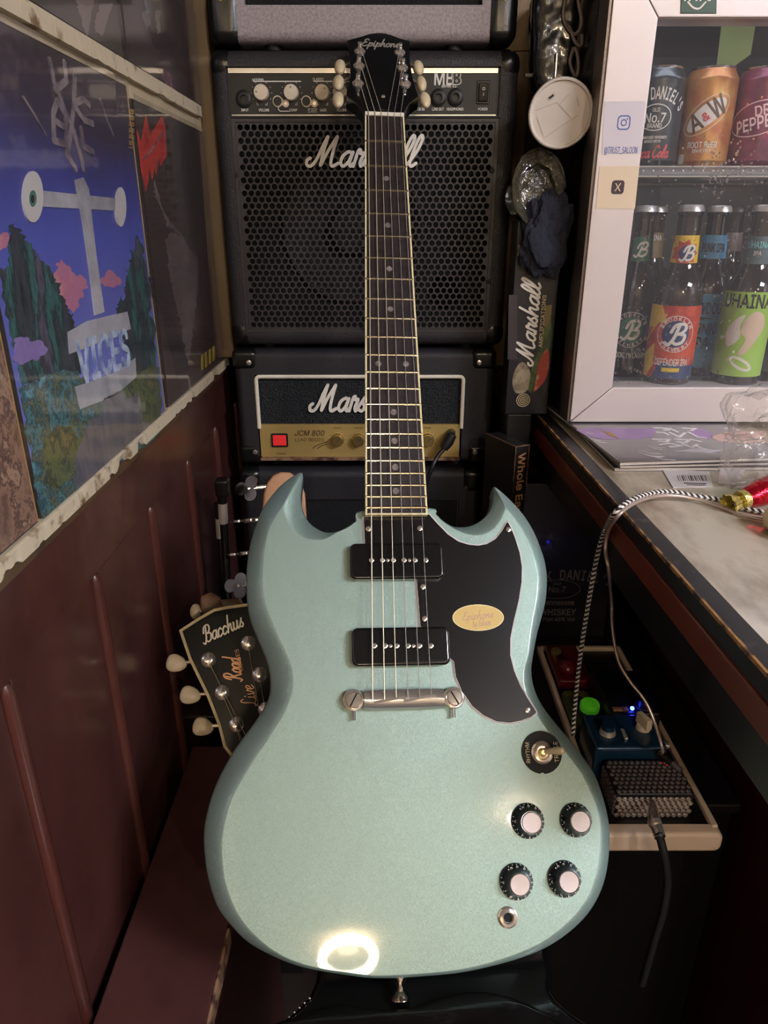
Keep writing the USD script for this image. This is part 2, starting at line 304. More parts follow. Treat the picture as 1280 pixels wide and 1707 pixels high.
single('ceiling', box(-.33, 2.3, -3.5, 1.5, CEIL, CEIL + .05), 'ceiling_paint', kind='structure')
def ragged(y0, y1, x0, x1, z0, z1, step, amp, seed):
    """A painted strip along the wall whose lower edge is chipped."""
    ys = np.arange(y0, y1 + 1e-6, step); q = np.c_[ys * 38, ys * 0 + seed, ys * 0]; ch = np.clip(meshkit.fbm(q, 4, seed) - .60, 0, 1) * amp * 3
    c = (np.clip(meshkit.fbm(q * 1.3 + 9, 3, seed) - .55, 0, 1)) * amp * .6; n = len(ys)
    pr = [(x0, z0 + 0 * ys), (x1 - ch * .3, z0 + ch), (x1 - c * .4, z1 - .001 - c * .6), (x1 - .002 - c * .4, z1 - c * .2), (x0, z1 + 0 * ys)]
    v = np.vstack([np.c_[np.broadcast_to(a, n), ys, b] for a, b in pr]); f = []; i = np.arange(n - 1)
    for k in range(5):
        a, b = k * n, ((k + 1) % 5) * n; f += [np.c_[a + i, b + i, b + i + 1], np.c_[a + i, b + i + 1, a + i + 1]]
    return trimesh.Trimesh(v, np.vstack(f), process=False)
t1 = thing('trim_1', 'cream dado ledge with chipped paint under the records', kind='structure', loc=(XW, 0, -.2))
part(t1, 'ledge', ragged(-.6, 1.12, XW, XW + .0075, -.2135, -.2012, .0025, .012, 3), 'chipped_paint')
part(t1, 'moulding', rbox(XW - .002, XW + .003, -.6, 1.12, -.2235, -.2135, .0015), 'brown_mould')
single('trim_2', ragged(-.6, 1.085, XW, XW + .006, .124, .139, .004, .004, 5), 'chipped_paint', 'cream wooden strip between the two rows of records', kind='structure')
M('post_wood', S(128, 106, 74), .5, var=(6, S(98, 78, 52), .42, .7, 4.0, (4, 4, .4)))
single('trim_3', rbox(XW, XW + .02, 1.1, 1.2, -.2, CEIL, .004), 'post_wood', 'beige corner post beside the amplifiers', kind='structure')

# ledge at the foot of the panelling
M('ledge_paint', S(84, 50, 47), .35, coat=.3, coat_rough=.15, bump=(30, .08, 'noise'), var=(7, S(64, 36, 35), .45, .7))
M('worn_edge', S(150, 116, 88), .6, var=(60, S(70, 40, 34), .45, .6))
lg = thing('wooden_ledge', 'narrow maroon painted wooden ledge with a worn edge at the foot of the panelling', 'ledge', (-.2, .3, ZL))
lp = [(-.243, -.2), (-.243, .72), (-.148, .72), (-.148, .45), (-.146, -.2)]
part(lg, 'top_board', pillow(lp, ZL - .025, ZL, .002), 'ledge_paint')
part(lg, 'worn_strip', rbox(-.1485, -.1455, -.2, .47, ZL - .02, ZL + .0004, .001), 'worn_edge')
part(lg, 'support', box(-.24, -.152, -.2, .71, FLOOR, ZL - .025), 'maroon_dark')
# ------------------------------------------------------------------ amplifiers
def mrbox(x0, x1, y0, y1, z0, z1, r, seg=16):
    s = m3.Manifold.sphere(r, seg); return m3.Manifold.batch_hull([s.translate((x, y, z)) for x in (x0 + r, x1 - r) for y in (y0 + r, y1 - r) for z in (z0 + r, z1 - r)])
def mbox(x0, x1, y0, y1, z0, z1): return m3.Manifold.cube((x1 - x0, y1 - y0, z1 - z0)).translate((x0, y0, z0))
M('tolex', S(50, 47, 50), .5, bump=(420, .5, 'voronoi'), spec=.4)
M('tolex_rough', S(42, 41, 45), .55, bump=(520, .6, 'noise'), spec=.4)
M('tolex_grey', S(178, 168, 170), .6, bump=(380, .55, 'noise'), var=(300, S(150, 141, 144), .4, .65))
M('corner_plastic', S(20, 20, 21), .25, bump=(300, .1, 'noise'))
M('black_panel', S(26, 24, 25), .45); M('black_matte', S(14, 14, 15), .7); M('black_steel', S(56, 52, 54), .45, metal=.1)
M('cone_paper', S(38, 34, 34), .8); M('baffle', S(20, 19, 19), .9)
M('silver_trim', S(226, 220, 208), .3, metal=.6); M('white_print', S(232, 228, 220), .5); M('cream_knob', S(226, 212, 186), .4)
M('logo_white', S(238, 232, 220), .35); M('piping', S(236, 228, 208), .4)
M('chrome', S(246, 240, 232), .14, metal=.86); M('nickel', S(240, 230, 216), .17, metal=.84)
M('gold_plate', S(196, 168, 104), .4, metal=.4, bump=(300, .05, 'noise')); M('brass_knob', S(216, 192, 130), .25, metal=.9)
M('red_rocker', S(226, 44, 44), .3, emit=(S(255, 60, 60), .08)); M('rubber', S(18, 18, 18), .6)
M('cloth_grille', S(30, 36, 40), .8, bump=(330, 1.0, 'voronoi'), var=(420, S(16, 18, 22), .42, .56, 1.0))
M('dark_cloth', S(24, 24, 26), .9, bump=(500, .8, 'voronoi'))

def xz(px, py): return PA.at(px, py)
def fr(px, py, dy=0.0): x, z = PA.at(px, py); return x, YA - dy, z
def face(mesh, x, z, out=0, rot=0): return PA.put(mesh, x, z, out, rot)
def screw(par, x, z, r=.004, name='screw', mat='nickel', out=0):
    m = cat([lathe([(0, 0), (r, 0), (r * .9, r * .3), (0, r * .55)], 14)]); part(par, name, face(m, x, z, out), mat)

# grey cabinet on top
X0, X1 = -.228, .17
gz = xz(600, 69)[1]
g = thing('speaker_cabinet', 'light grey covered amplifier cabinet with black corners on top of the stack', 'amplifier', (0, 1.19, gz))
gx0, gx1 = xz(352, 60)[0], xz(858, 60)[0]
part(g, 'cabinet', man(mrbox(gx0, gx1, YA, YA + .24, gz, gz + .36, .012) - mbox(gx0 + .045, gx1 - .043, YA - .02, YA + .014, xz(600, 8)[1], gz + .32)), 'tolex_grey')
part(g, 'grille_cloth', box(gx0 + .045, gx1 - .043, YA + .008, YA + .014, xz(600, 8)[1], gz + .32), 'dark_cloth')
for s in (0, 1):
    a = gx0 - .003 if s == 0 else gx1 + .003; b = a + (.042 if s == 0 else -.040); lo, hi = min(a, b), max(a, b)
    cm = mrbox(lo, hi, YA - .004, YA + .05, gz - .003, gz + .058, .014) - mrbox(gx0 - .0005, gx1 + .0005, YA - .0005, YA + .3, gz - .0005, gz + .4, .012)
    cp = part(g, 'corner', man(cm), 'corner_plastic'); m = face(lathe([(0, 0), (.0035, 0), (.003, .0015), (0, .002)], 12), (lo + hi) / 2 + (-.002 if s == 0 else .002), gz + .045, .0035); part(cp, 'screw', m, 'brass_knob')
for x in (gx0 + .075, gx1 - .075): part(g, 'foot', lift(cyl(.012, gz - xz(600, 80)[1] + .0005, 16), x, YA + .03, xz(600, 80)[1] + .0012), 'rubber')

# bass combo
TL, TR, BR, BL = xz(349, 80), xz(866, 79), xz(841, 577), xz(384, 577)
ax0, ax1, az0, az1 = (TL[0] + BL[0]) / 2, (TR[0] + BR[0]) / 2, BL[1], TL[1]
A = thing('bass_combo_amplifier', 'black bass combo amplifier with perforated steel grille and white script logo', 'amplifier', (0, 1.19, az0))
px0, px1 = xz(376, 112)[0], xz(835, 112)[0]; pz1, pz0 = xz(600, 111)[1], xz(600, 193)[1]
gx0_, gx1_ = xz(384, 200)[0], xz(833, 200)[0]; gz1_, gz0_ = xz(600, 196)[1], xz(600, 555)[1]
part(A, 'cabinet', man(mrbox(ax0, ax1, YA, YA + .24, az0, az1, .016) - mbox(px0, px1, YA - .02, YA + .012, pz0, pz1) - mbox(gx0_, gx1_, YA - .02, YA + .07, gz0_, gz1_)), 'tolex')
for sx, sz in ((0, 0), (1, 0), (0, 1), (1, 1)):
    lo, hi = (ax0 - .0012, ax0 + .034) if sx == 0 else (ax1 - .034, ax1 + .0012); l2, h2 = (az0 - .0012, az0 + .038) if sz == 0 else (az1 - .036, az1 + .0012)
    part(A, 'corner', man(mrbox(lo, hi, YA - .0012, YA + .06, l2, h2, .0155) - mrbox(ax0 - .0003, ax1 + .0003, YA - .0001, YA + .3, az0 - .0003, az1 + .0003, .016) - mbox(px0 - .001, px1 + .001, YA - .1, YA + .02, gz0_ - .001, pz1 + .001)), 'corner_plastic')
cp = part(A, 'control_panel', box(px0, px1, YA + .005, YA + .012, pz0, pz1), 'black_panel')
o = .0052; fp = lambda m, x, z, h=0.0, rot=0: PA.put(m, x, z, -.005 + h, rot)
tz1, tz0 = xz(600, 111)[1], xz(600, 121)[1]
part(cp, 'silver_strip', box(px0 + .002, px1 - .003, YA + .0035, YA + .006, tz0, tz1 - .001), 'silver_trim')
lz = xz(600, 193)[1]; part(cp, 'lower_strip', box(px0 + .003, px1 - .003, YA + .003, YA + .006, lz, lz + .0018), 'silver_trim')
def ptx(px, py, s, h, **k):
    x, z = xz(px, py); part(cp, 'lettering', fp(text(s, h, .0003, **k), x, z), 'white_print')
for px, s, w_ in ((407, 'INPUT', .0098), (439, 'VOLUME', .0142), (488, 'COMP', .0105), (538, 'GAIN', .008), (569, 'VOLUME', .0135), (702, 'CD IN', .0092), (730.5, 'LINE OUT', .0155), (759, 'HEADPHONES', .0225), (805.5, 'POWER', .0125)): ptx(px, 182.5 - (px > 600) * 1.5, s, .0031, width=w_, bold=True)
ptx(429, 132, 'MODERN', .003, width=.0145, bold=True); ptx(530, 131, 'CLASSIC', .003, width=.0145, bold=True); ptx(520, 181, 'MODERN', .0022, width=.012); ptx(520, 185, 'CLASSIC', .0022, width=.012)
for a, b, y in ((421, 501, 134.5), (522, 583, 134.5)): (x, z), (x2, _) = xz(a, y), xz(b, y); part(cp, 'line', fp(box(x, x2, z - .0006, z + .0006, 0, .0003), 0, 0), 'white_print')
for px, kx in ((435, .8), (485, 0), (536.5, -1.2), (567, 0.4)):
    x, z = xz(px, 154); k = part(A, 'knob', fp(lathe([(0, 0), (.0098, 0), (.0098, .006), (.0088, .009), (0, .0095)], 28), x, z), 'cream_knob')
    part(k, 'pointer', fp(lift(cyl(.0008, .0004, 8), -.0055 * math.sin(kx * 2), -.0055 * math.cos(kx * 2 if kx else 3.1), .0094), x, z), 'black_panel')
    part(cp, 'dial_marks', fp(cat([lift(cyl(.0006, .0003, 6), .0135 * math.sin(a), .0135 * math.cos(a)) for a in np.radians(np.arange(-150, 151, 30))]), x, z), 'white_print')
    for q, s in ((-6.5, '0'), (8, '10')): ptx(px + q, 173.5, s, .002)
for px in (462, 510):
    x, z = xz(px, 168); b = ext(Point(0, 0).buffer(.0068).union(Point(.0105, -.0025).buffer(.0045)).union(LineString([(0, 0), (.0105, -.0025)]).buffer(.003)), 0, .0008); part(cp, 'button_surround', fp(b, x, z), 'cream_knob')
    part(cp, 'push_button', fp(cyl(.0052, .003, 18), x, z), 'black_panel'); part(cp, 'indicator', fp(cyl(.0022, .0014, 12), x + .0105, z - .0025), 'nickel')
x, z = xz(463, 174); x2, z2 = xz(481, 184.5); part(cp, 'line', fp(ext(LineString([(x, z), (x, z2 + .002), (x + .002, z2), (x2, z2)]).buffer(.0005), 0, .0003), 0, 0), 'white_print')
for px, py in ((405.5, 164), (731, 162), (759.5, 161.5)):
    x, z = xz(px, py); j = part(A, 'jack_socket', fp(lathe([(.0045, 0), (.0105, 0), (.0105, .002), (.008, .0035), (.0055, .0035), (.0042, .002), (.0042, -.004), (0, -.004)], 24), x, z), 'black_panel')
    part(j, 'ring', fp(lathe([(.0046, .0034), (.0052, .0034), (.0052, .0042), (.0046, .0042), (.0046, .0034)], 20), x, z), 'black_steel')
x, z = xz(806, 153); s = part(A, 'power_switch', fp(cat([rbox(-.0085, .0085, -.0135, .0135, 0, .0015, .0007)]), x, z), 'black_panel')
part(s, 'rocker', fp(rotx(rbox(-.0062, .0062, -.0105, .0105, 0, .0045, .001), 5), x, z), 'corner_plastic')
part(s, 'lettering', fp(cat([lift(ext(Point(0, 0).buffer(.0018).difference(Point(0, 0).buffer(.0011)), 0, .0003), 0, .0035), plate(.0007, .0034, .0003, 0, -.003)]), x, z, .0052), 'white_print')
x, z = xz(740.5, 129); part(cp, 'badge', fp(text('MB', .0155, .0006, bold=True, width=.0255), x, z), 'white_print')
bx, bz = xz(762, 129); Bs = unary_union([shapely.box(-.0062, -.0078, .001, .0078), Point(.0012, .0036).buffer(.0042), Point(.0016, -.0034).buffer(.0046)]); Bh = unary_union([Point(-.0004, .0034).buffer(.0013), Point(-.0002, -.0032).buffer(.0014)])
part(cp, 'badge_outline', fp(ext(Bs.difference(Bs.buffer(-.001)).union(Bh.difference(Bh.buffer(-.0006))), 0, .0006), bx, bz), 'white_print'); part(cp, 'badge_bar', fp(plate(.0007, .02, .0014), *xz(755.5, 130)), 'white_print')
ptx(749, 142.3, 'series 15', .0032, width=.0195, bold=True)
# perforated grille: hexagonal cells, each with a round hole
def perforated(x0, x1, z0, z1, pitch, r, depth, nseg=12):
    rows = int((z1 - z0) / (pitch * .866)); cols = int((x1 - x0) / pitch); ang = np.radians(30 + 360 / nseg * np.arange(nseg)); a6 = np.mod(ang - math.pi / 6, math.pi / 3) - math.pi / 6
    hexr = pitch / 2 / np.cos(a6 - 0 if False else np.mod(ang + math.pi / 6, math.pi / 3) - math.pi / 6); H = np.c_[hexr * np.cos(ang), hexr * np.sin(ang)]; C = np.c_[r * np.cos(ang), r * np.sin(ang)]
    cell = np.vstack([np.c_[H, np.zeros(nseg)], np.c_[C * 1.06, np.zeros(nseg)], np.c_[C, np.full(nseg, -.0007)], np.c_[C, np.full(nseg, -depth)]]); i = np.arange(nseg); j = (i + 1) % nseg; F_ = []
    for k in range(3): a, b = k * nseg, (k + 1) * nseg; F_ += [np.c_[a + i, a + j, b + j], np.c_[a + i, b + j, b + i]]
    F_ = np.vstack(F_); V, FF, holes = [], [], []
    for rr in range(rows):
        off = pitch / 2 if rr % 2 else 0
        for cc in range(cols - (rr % 2)):
            c_ = np.array([x0 + (x1 - x0 - (cols - 1) * pitch) / 2 + off + cc * pitch, z0 + (z1 - z0 - (rows - 1) * pitch * .866) / 2 + rr * pitch * .866, 0]); FF.append(F_ + len(V) * 4 * nseg); V.append(cell + c_); holes.append(c_[:2])
    inner = trimesh.Trimesh(np.vstack(V), np.vstack(FF), process=False); inner.merge_vertices(digits_vertex=6)
    cells = unary_union([Polygon(H + h).buffer(1e-6) for h in holes]); border = shapely.box(x0, z0, x1, z1).difference(cells)
    return cat([inner, ext(border, -depth, 0)])
gp = part(A, 'grille', PA.put(perforated(gx0_ + .003, gx1_ - .003, gz0_ + .003, gz1_ - .003, .0093, .0036, .0016), 0, 0, -.0045), 'black_steel', smooth=25)
part(gp, 'rim', PA.put(ext(shapely.box(gx0_, gz0_, gx1_, gz1_).difference(shapely.box(gx0_ + .005, gz0_ + .005, gx1_ - .005, gz1_ - .005)), 0, .002), 0, 0, -.0045), 'black_steel')
for q in ((392, 292), (398, 474), (821, 284), (815, 470), (606, 548)): x, z = xz(*q); part(gp, 'screw', face(lathe([(0, 0), (.004, 0), (.0035, .002), (0, .0026)], 12), x, z, -.0045), 'black_matte')
part(A, 'baffle', PA.put(ext(shapely.box(gx0_, gz0_, gx1_, gz1_).difference(Point((gx0_ + gx1_) / 2 - .02, (gz0_ + gz1_) / 2).buffer(.105, quad_segs=16)).difference(Point(xz(742, 490)).buffer(.024)), -.03, -.022), 0, 0), 'baffle')
part(A, 'speaker_cone', PA.put(lathe([(0, -.03), (.03, -.034), (.04, -.055), (.09, -.026), (.098, -.018), (.104, -.024)], 40), (gx0_ + gx1_) / 2 - .02, (gz0_ + gz1_) / 2), 'cone_paper')
part(A, 'back_panel', box(gx0_, gx1_, YA + .066, YA + .07, gz0_, gz1_), 'baffle')
def word(par, a, b, s, out, mat, stroke=.1, depth=.002, name='script_logo', plane=None, slant=.3):
    """Script between two photo points: a = lower left, b = upper right of its capital band."""
    pl = plane or PA; (x0, z0), (x1, z1) = pl.at(*a), pl.at(*b)
    part(par, name, pl.put(ext(script(s, z1 - z0, x1 - x0, stroke, slant), 0, depth), (x0 + x1) / 2, (z0 + z1) / 2, out), mat)
word(A, (511, 277), (705, 228), 'Marshall', -.004, 'logo_white', .115, .004)
for x in (ax0 + .05, ax1 - .05): part(A, 'foot', lift(cyl(.01, .006, 14), x, YA + .04, az0 - .006), 'rubber')

# small valve head
hx0, hx1, hz1, hz0 = xz(393, 660)[0], xz(822, 660)[0], xz(600, 584)[1], xz(600, 771)[1]
az0_ = az0
H = thing('amplifier_head', 'small black amplifier head with white piping, gold panel and red switch', 'amplifier', (0, 1.18, hz0))
part(H, 'cabinet', man(mrbox(hx0, hx1, YA, YA + .2, hz0, az0_ - .006, .012) - mbox(xz(425, 640)[0], xz(773, 640)[0], YA - .02, YA + .014, xz(600, 768)[1] + .004, xz(600, 625)[1])), 'tolex_rough')
for sx in (0, 1):
    for sz in (0, 1):
        lo, hi = (hx0 - .002, hx0 + .036) if sx == 0 else (hx1 - .036, hx1 + .002); l2, h2 = (hz0 - .002, hz0 + .03) if sz == 0 else (az0_ - .036, az0_ - .0045)
        cm = mrbox(lo, hi, YA - .0025, YA + .05, l2, h2, .009) - mrbox(hx0 - .0003, hx1 + .0003, YA + .0004, YA + .3, hz0 - .0003, az0_ - .0057, .012) - mbox(xz(425, 640)[0] - .004, xz(773, 640)[0] + .004, YA - .1, YA + .1, hz0 + .01, xz(600, 622)[1])
        c_ = part(H, 'corner', man(cm), 'corner_plastic')
        m = lathe([(0, 0), (.0042, 0), (.0038, .0016), (0, .0026)], 14); part(c_, 'screw', face(m, lo + .026 if sx == 0 else hi - .026, l2 + .012 if sz else h2 - .012, .002), 'chrome')
q0, q1, zt, zm = xz(428, 640)[0], xz(771, 640)[0], xz(600, 628)[1], xz(600, 710)[1]
part(H, 'grille_cloth', box(q0 - .002, q1 + .002, YA + .006, YA + .012, zm - .004, zt + .002), 'cloth_grille')
rad = .006; pth = [(q0 - .001, zm - .004), (q0 - .001, zt - rad)] + [(q0 - .001 + rad - rad * math.cos(a), zt - rad + rad * math.sin(a)) for a in np.linspace(.2, 1.4, 5)] + [(q0 + rad, zt), (q1 - rad, zt)] + [(q1 + .001 - rad + rad * math.sin(a), zt - rad + rad * math.cos(a)) for a in np.linspace(.2, 1.4, 5)] + [(q1 + .001, zt - rad), (q1 + .001, zm - .004)]
part(H, 'piping', tube([(x, YA + .001, z) for x, z in pth], .0031, 10), 'piping')
word(H, (516, 686), (680, 643), 'Marshall', -.006, 'logo_white', .115, .004)
yx0, yx1, yz1, yz0 = xz(432, 712)[0], xz(767, 712)[0], xz(600, 708)[1], xz(600, 762)[1]
gpn = part(H, 'control_panel', rotx(box(0, 1, 0, 1, 0, 1), 0) if False else box(yx0, yx1, YA + .002, YA + .012, yz0, yz1), 'gold_plate')
part(H, 'panel_sill', box(yx0 - .001, yx1 + .001, YA - .003, YA + .012, yz0 - .005, yz0), 'worn_edge')
fg = lambda m, x, z, h=0.0, rot=0: PA.put(m, x, z, -.002 + h, rot)
x, z = xz(466, 734); s = part(H, 'power_switch', fg(cat([ext(Polygon(rrect(.026, .0215, .002)).difference(shapely.box(-.0105, -.0085, .0105, .0085)), 0, .0025)]), x, z), 'black_matte'); part(s, 'rocker', fg(rotx(rbox(-.0105, .0105, -.0085, .0085, -.001, .0035, .001), -7), x, z), 'red_rocker')
M('panel_ink', S(84, 66, 34), .5)
def gtx(px, py, s, h, w_, **k): x, z = xz(px, py); part(gpn, 'lettering', fg(text(s, h, .0003, width=w_, **k), x, z), 'panel_ink')
gtx(516, 722.5, 'JCM 800', .0085, .046, bold=True, slant=.2); gtx(516, 733.5, 'LEAD SERIES', .0055, .045, slant=.1); gtx(469, 757, 'POWER', .003, .015)
for px, py, s in ((562, 714, 'GAIN'), (597, 714, 'MASTER'), (712, 714, 'VOLUME')):
    gtx(px, py, s, .0026, .012); x, z = xz(px + .5, 733.5)
    k = part(H, 'knob', fg(lathe([(0, 0), (.0105, 0), (.0105, .0015), (.0092, .003), (.009, .010), (.008, .011), (0, .0112)], 24), x, z), 'brass_knob'); part(k, 'pointer', fg(plate(.0012, .007, .0006, 0, .004), x, z, .0112, -.7), 'panel_ink')
    part(gpn, 'dial_marks', fg(cat([lift(cyl(.0006, .0003, 6), .0135 * math.sin(a), .0135 * math.cos(a)) for a in np.radians(np.arange(-150, 151, 30))]), x, z), 'panel_ink')
x, z = xz(533, 742); part(gpn, 'emblem', fg(ext(unary_union([LineString(catmull([(-.011, -.006), (-.008, -.003), (0, .001), (.012, .005)])).buffer(.0007), LineString(catmull([(-.004, -.006), (.002, -.002), (.011, .001)])).buffer(.0007)]), 0, .0003), x, z), 'panel_ink')
for x in (hx0 + .05, hx1 - .05): part(H, 'foot', lift(cyl(.01, .012, 14), x, YA + .04, hz0 - .012), 'rubber')
# right-angle plug and lead in the head
M('cable_black', S(22, 22, 23), .45)
jk = thing('jack_lead', 'black right-angle plug and cable in the gold panel of the small head', 'cable', fr(748, 727, .01))
a, b, c_ = np.array(fr(752, 722, .004)), np.array(fr(738, 742, .02)), np.array(fr(727, 754, .024))
part(jk, 'plug', cat([tube([fr(752, 722, -.004), fr(750, 723, .012)], .007, 14), tube([a + (0, -.012, .003), (a + b) / 2 + (0, -.006, 0), b], [.0075, .0085, .0062], 14)]), 'cable_black')
part(jk, 'cable', tube(catmull([b, c_, fr(718, 770, .03), fr(708, 800, .03), fr(700, 860, .035), fr(690, 960, .04)]), .0034, 8), 'cable_black')

# cabinet under it
bx0, bx1, bz1 = xz(401, 800)[0], xz(804, 800)[0], hz0 - .012
Cb = thing('speaker_cabinet', 'black speaker cabinet with rounded plastic corners at the bottom of the stack', 'amplifier', (0, 1.19, FLOOR))
iz1 = xz(600, 832)[1]; ix0, ix1 = xz(440, 840)[0], xz(765, 840)[0]
part(Cb, 'cabinet', man(mrbox(bx0, bx1, YA, YA + .24, FLOOR, bz1, .014) - mbox(ix0, ix1, YA - .02, YA + .012, FLOOR + .04, iz1)), 'tolex_rough')
part(Cb, 'grille_cloth', box(ix0, ix1, YA + .006, YA + .012, FLOOR + .04, iz1), 'dark_cloth')
part(Cb, 'grille_trim', PA.put(ext(shapely.box(ix0, FLOOR + .04, ix1, iz1).difference(shapely.box(ix0 + .003, FLOOR + .05, ix1 - .003, iz1 - .003)), -.006, -.003), 0, 0), 'black_steel')
for s in (0, 1):
    lo, hi = (bx0 - .003, bx0 + .034) if s == 0 else (bx1 - .034, bx1 + .003)
    c_ = part(Cb, 'corner', man(mrbox(lo, hi, YA - .0035, YA + .05, bz1 - .04, bz1 + .002, .013) - mrbox(bx0, bx1, YA + .0003, YA + .3, FLOOR, bz1, .014)), 'corner_plastic')
    part(c_, 'screw', face(lathe([(0, 0), (.004, 0), (.0035, .0015), (0, .002)], 12), lo + .008 if s else hi - .008, bz1 - .03, .003), 'black_steel')
# ------------------------------------------------------------------ the teal electric guitar: h is the height over the fretboard's top, y runs up the neck from the nut
dc = np.array([.0239, .957, -.289]); dc /= np.linalg.norm(dc); c0 = np.array([1.0, 0, 0]) - dc * dc[0]; c0 /= np.linalg.norm(c0); n0 = np.cross(c0, -dc); c0 = c0 - .07 * n0
NUT = ray(641, 193) * .783
G = Plane(NUT, c2w(c0), c2w(-dc)); HB = -.010; BT = .036
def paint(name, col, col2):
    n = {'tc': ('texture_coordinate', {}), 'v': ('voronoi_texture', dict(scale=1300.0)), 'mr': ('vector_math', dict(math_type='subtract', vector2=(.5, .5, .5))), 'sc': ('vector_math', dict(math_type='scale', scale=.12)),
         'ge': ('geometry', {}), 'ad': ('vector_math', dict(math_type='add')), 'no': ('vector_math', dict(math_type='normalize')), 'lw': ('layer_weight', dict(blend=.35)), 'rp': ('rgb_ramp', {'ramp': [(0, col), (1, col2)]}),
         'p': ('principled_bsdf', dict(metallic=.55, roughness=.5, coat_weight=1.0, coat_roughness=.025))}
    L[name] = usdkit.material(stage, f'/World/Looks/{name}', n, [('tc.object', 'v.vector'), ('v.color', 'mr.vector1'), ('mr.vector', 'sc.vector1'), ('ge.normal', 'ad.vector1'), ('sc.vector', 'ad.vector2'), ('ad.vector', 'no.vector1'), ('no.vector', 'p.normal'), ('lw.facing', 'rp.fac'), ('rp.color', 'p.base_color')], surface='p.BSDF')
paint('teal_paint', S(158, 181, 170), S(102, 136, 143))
M('black_gloss', S(10, 10, 11), .18, coat=1, coat_rough=.02); M('neck_wood', S(110, 150, 146), .3, coat=.6)
M('fretboard_wood', S(52, 44, 44), .45, var=(30, S(38, 32, 33), .4, .65, 5.0, (6, 1, 6)), bump=(160, .08, 'noise')); M('binding', S(236, 224, 176), .35); M('fret_wire', S(232, 222, 196), .18, metal=1)
M('dot_inlay', S(150, 140, 136), .3, var=(200, S(110, 104, 104), .4, .6)); M('nut_bone', S(240, 234, 218), .35); M('string_wound', S(226, 214, 190), .45, metal=.6); M('string_plain', S(214, 208, 200), .4, metal=.6)
M('guard_black', S(24, 22, 23), .22, coat=.6, coat_rough=.08); M('guard_white', S(226, 220, 218), .4); M('pickup_black', S(16, 15, 16), .22, coat=.5, coat_rough=.06)
M('button_cream', S(226, 208, 172), .35, coat=.4); M('cap_silver', S(158, 150, 150), .4, metal=1); M('knob_black', S(14, 14, 15), .2, coat=.4)
M('sticker', S(222, 192, 116), .5); M('sticker_edge', S(240, 226, 170), .5); M('sticker_ink', S(196, 158, 128), .5); M('gold_ink', S(226, 206, 158), .4); M('hole_black', S(4, 4, 4), .8)

OF = [(603.7,851,603,853),(595,865,594,869),(580,877.5,577,881),(562.5,885.5,560,888.5),(547.5,887.5,542,899),(535,884.5,527,901),(520,875,509,898),(510,862.5,495,890),(504.5,850,485,880),(502,832,477.5,869),(503.5,812,473.5,856),(505.5,795,472,849),
 (502,787,471,845),(490,792,467.5,850),(470,807,461,860),(452.5,826,454,872.5),(437.5,847.5,447.5,887.5),(426,875,443,907.5),(416,910,440,930),(411,945,439,955),(410,980,439.5,982.5),(412.5,1012.5,445,1010),(418,1037.5,454,1035),(428.5,1065,466,1062),
 (437,1085,475,1081),(444,1103,482,1097),(449,1125,488,1115),(450,1150,490,1136),(444,1172,486,1161),(429,1197,474,1190),(407,1227,452,1226),(386,1257,430,1259),(365,1295,407,1295),(351,1330,389,1328),(344,1357,380,1355),(339.5,1385,374,1380),(340,1420,371,1415),(346,1462,375,1463),
 (361,1510,389,1506),(384,1542,407.5,1538),(412,1570,435,1567),(450,1592,467,1590.5),(492,1609,502,1605.5),(535,1619,540,1615),(580,1626,582,1621),(617,1630.5,618,1625.5),(659,1630.5,659,1625),(702,1628,701,1622.5),(765,1622,763,1616),(827,1609,823,1602),(884,1591.5,877,1583),(927,1570,918,1560),
 (965,1540,953,1530),(990,1509,976,1500),(1006,1474,990,1467),(1014,1437,997,1432),(1016.5,1396,999,1394),(1014,1365,997,1365),(1005,1327,986,1329),(992,1292,972,1296),(972,1261.5,952,1267),(950,1233,930,1240),(926,1205,907,1212),(904,1176,887,1181),(891,1148,875,1152),(886,1119,872,1121),
 (889,1092,879,1093),(895.5,1057,883,1057),(904,1026,888,1026),(910,1000,893,998),(912,971.6,895.5,969),(910,943,892,941),(902,915,883.5,912.5),(891,888,872.5,891),(877,864,861.6,873),(861.6,845,853,860),(842,825,847,852),(824,811,843.6,848),
 (822,820,842,850.5),(821,836,839,858),(815.6,852,833,870),(802.5,866.6,821,883),(785,876,803.6,892),(767.5,878.6,785,892),(752,876,767.5,887),(737,866.6,742,873),(726,855.6,727,859),(716,846.5,716.5,849)]
OF = np.array(OF, float)
Fp = G.pts(OF[:, 2:], HB)
Op = G.pts(OF[:, :2], HB - .008)
wd = np.linalg.norm(Op - Fp, axis=1); dep = np.clip(wd * .62, .0025, .014)
for _ in range(3): Op = np.array([G.at(a, b, HB - q) for (a, b), q in zip(OF[:, :2], dep)]); dep = np.clip(np.linalg.norm(Op - Fp, axis=1) * .62, .0025, .014)
def dense(p): return catmull(p, 4, closed=True)
sharp = [12, 77]
Fd, Od, Dd = dense(Fp), dense(Op), dense(np.c_[dep, dep])[:, 0]
rev = np.sum(Fd[:, 0] * np.roll(Fd[:, 1], -1) - np.roll(Fd[:, 0], -1) * Fd[:, 1]) < 0
if rev: Fd, Od, Dd = Fd[::-1], Od[::-1], Dd[::-1]
mid = lambda t, bulge: (Fd * (1 - t) + Od * t, HB - Dd * (t ** (1 + bulge)))
bk = inset(Od, .004)
rings = [(bk, np.full(len(Od), HB - BT)), (inset(Od, .001), HB - BT + .004), (Od, HB - BT + .008), (Od, HB - Dd - .001)] + [mid(t, .55) for t in (.97, .9, .75, .5, .25, .1, .03)] + [(Fd, np.full(len(Fd), HB))]
body = stack([(p, h if np.ndim(h) else np.full(len(p), h)) for p, h in rings])
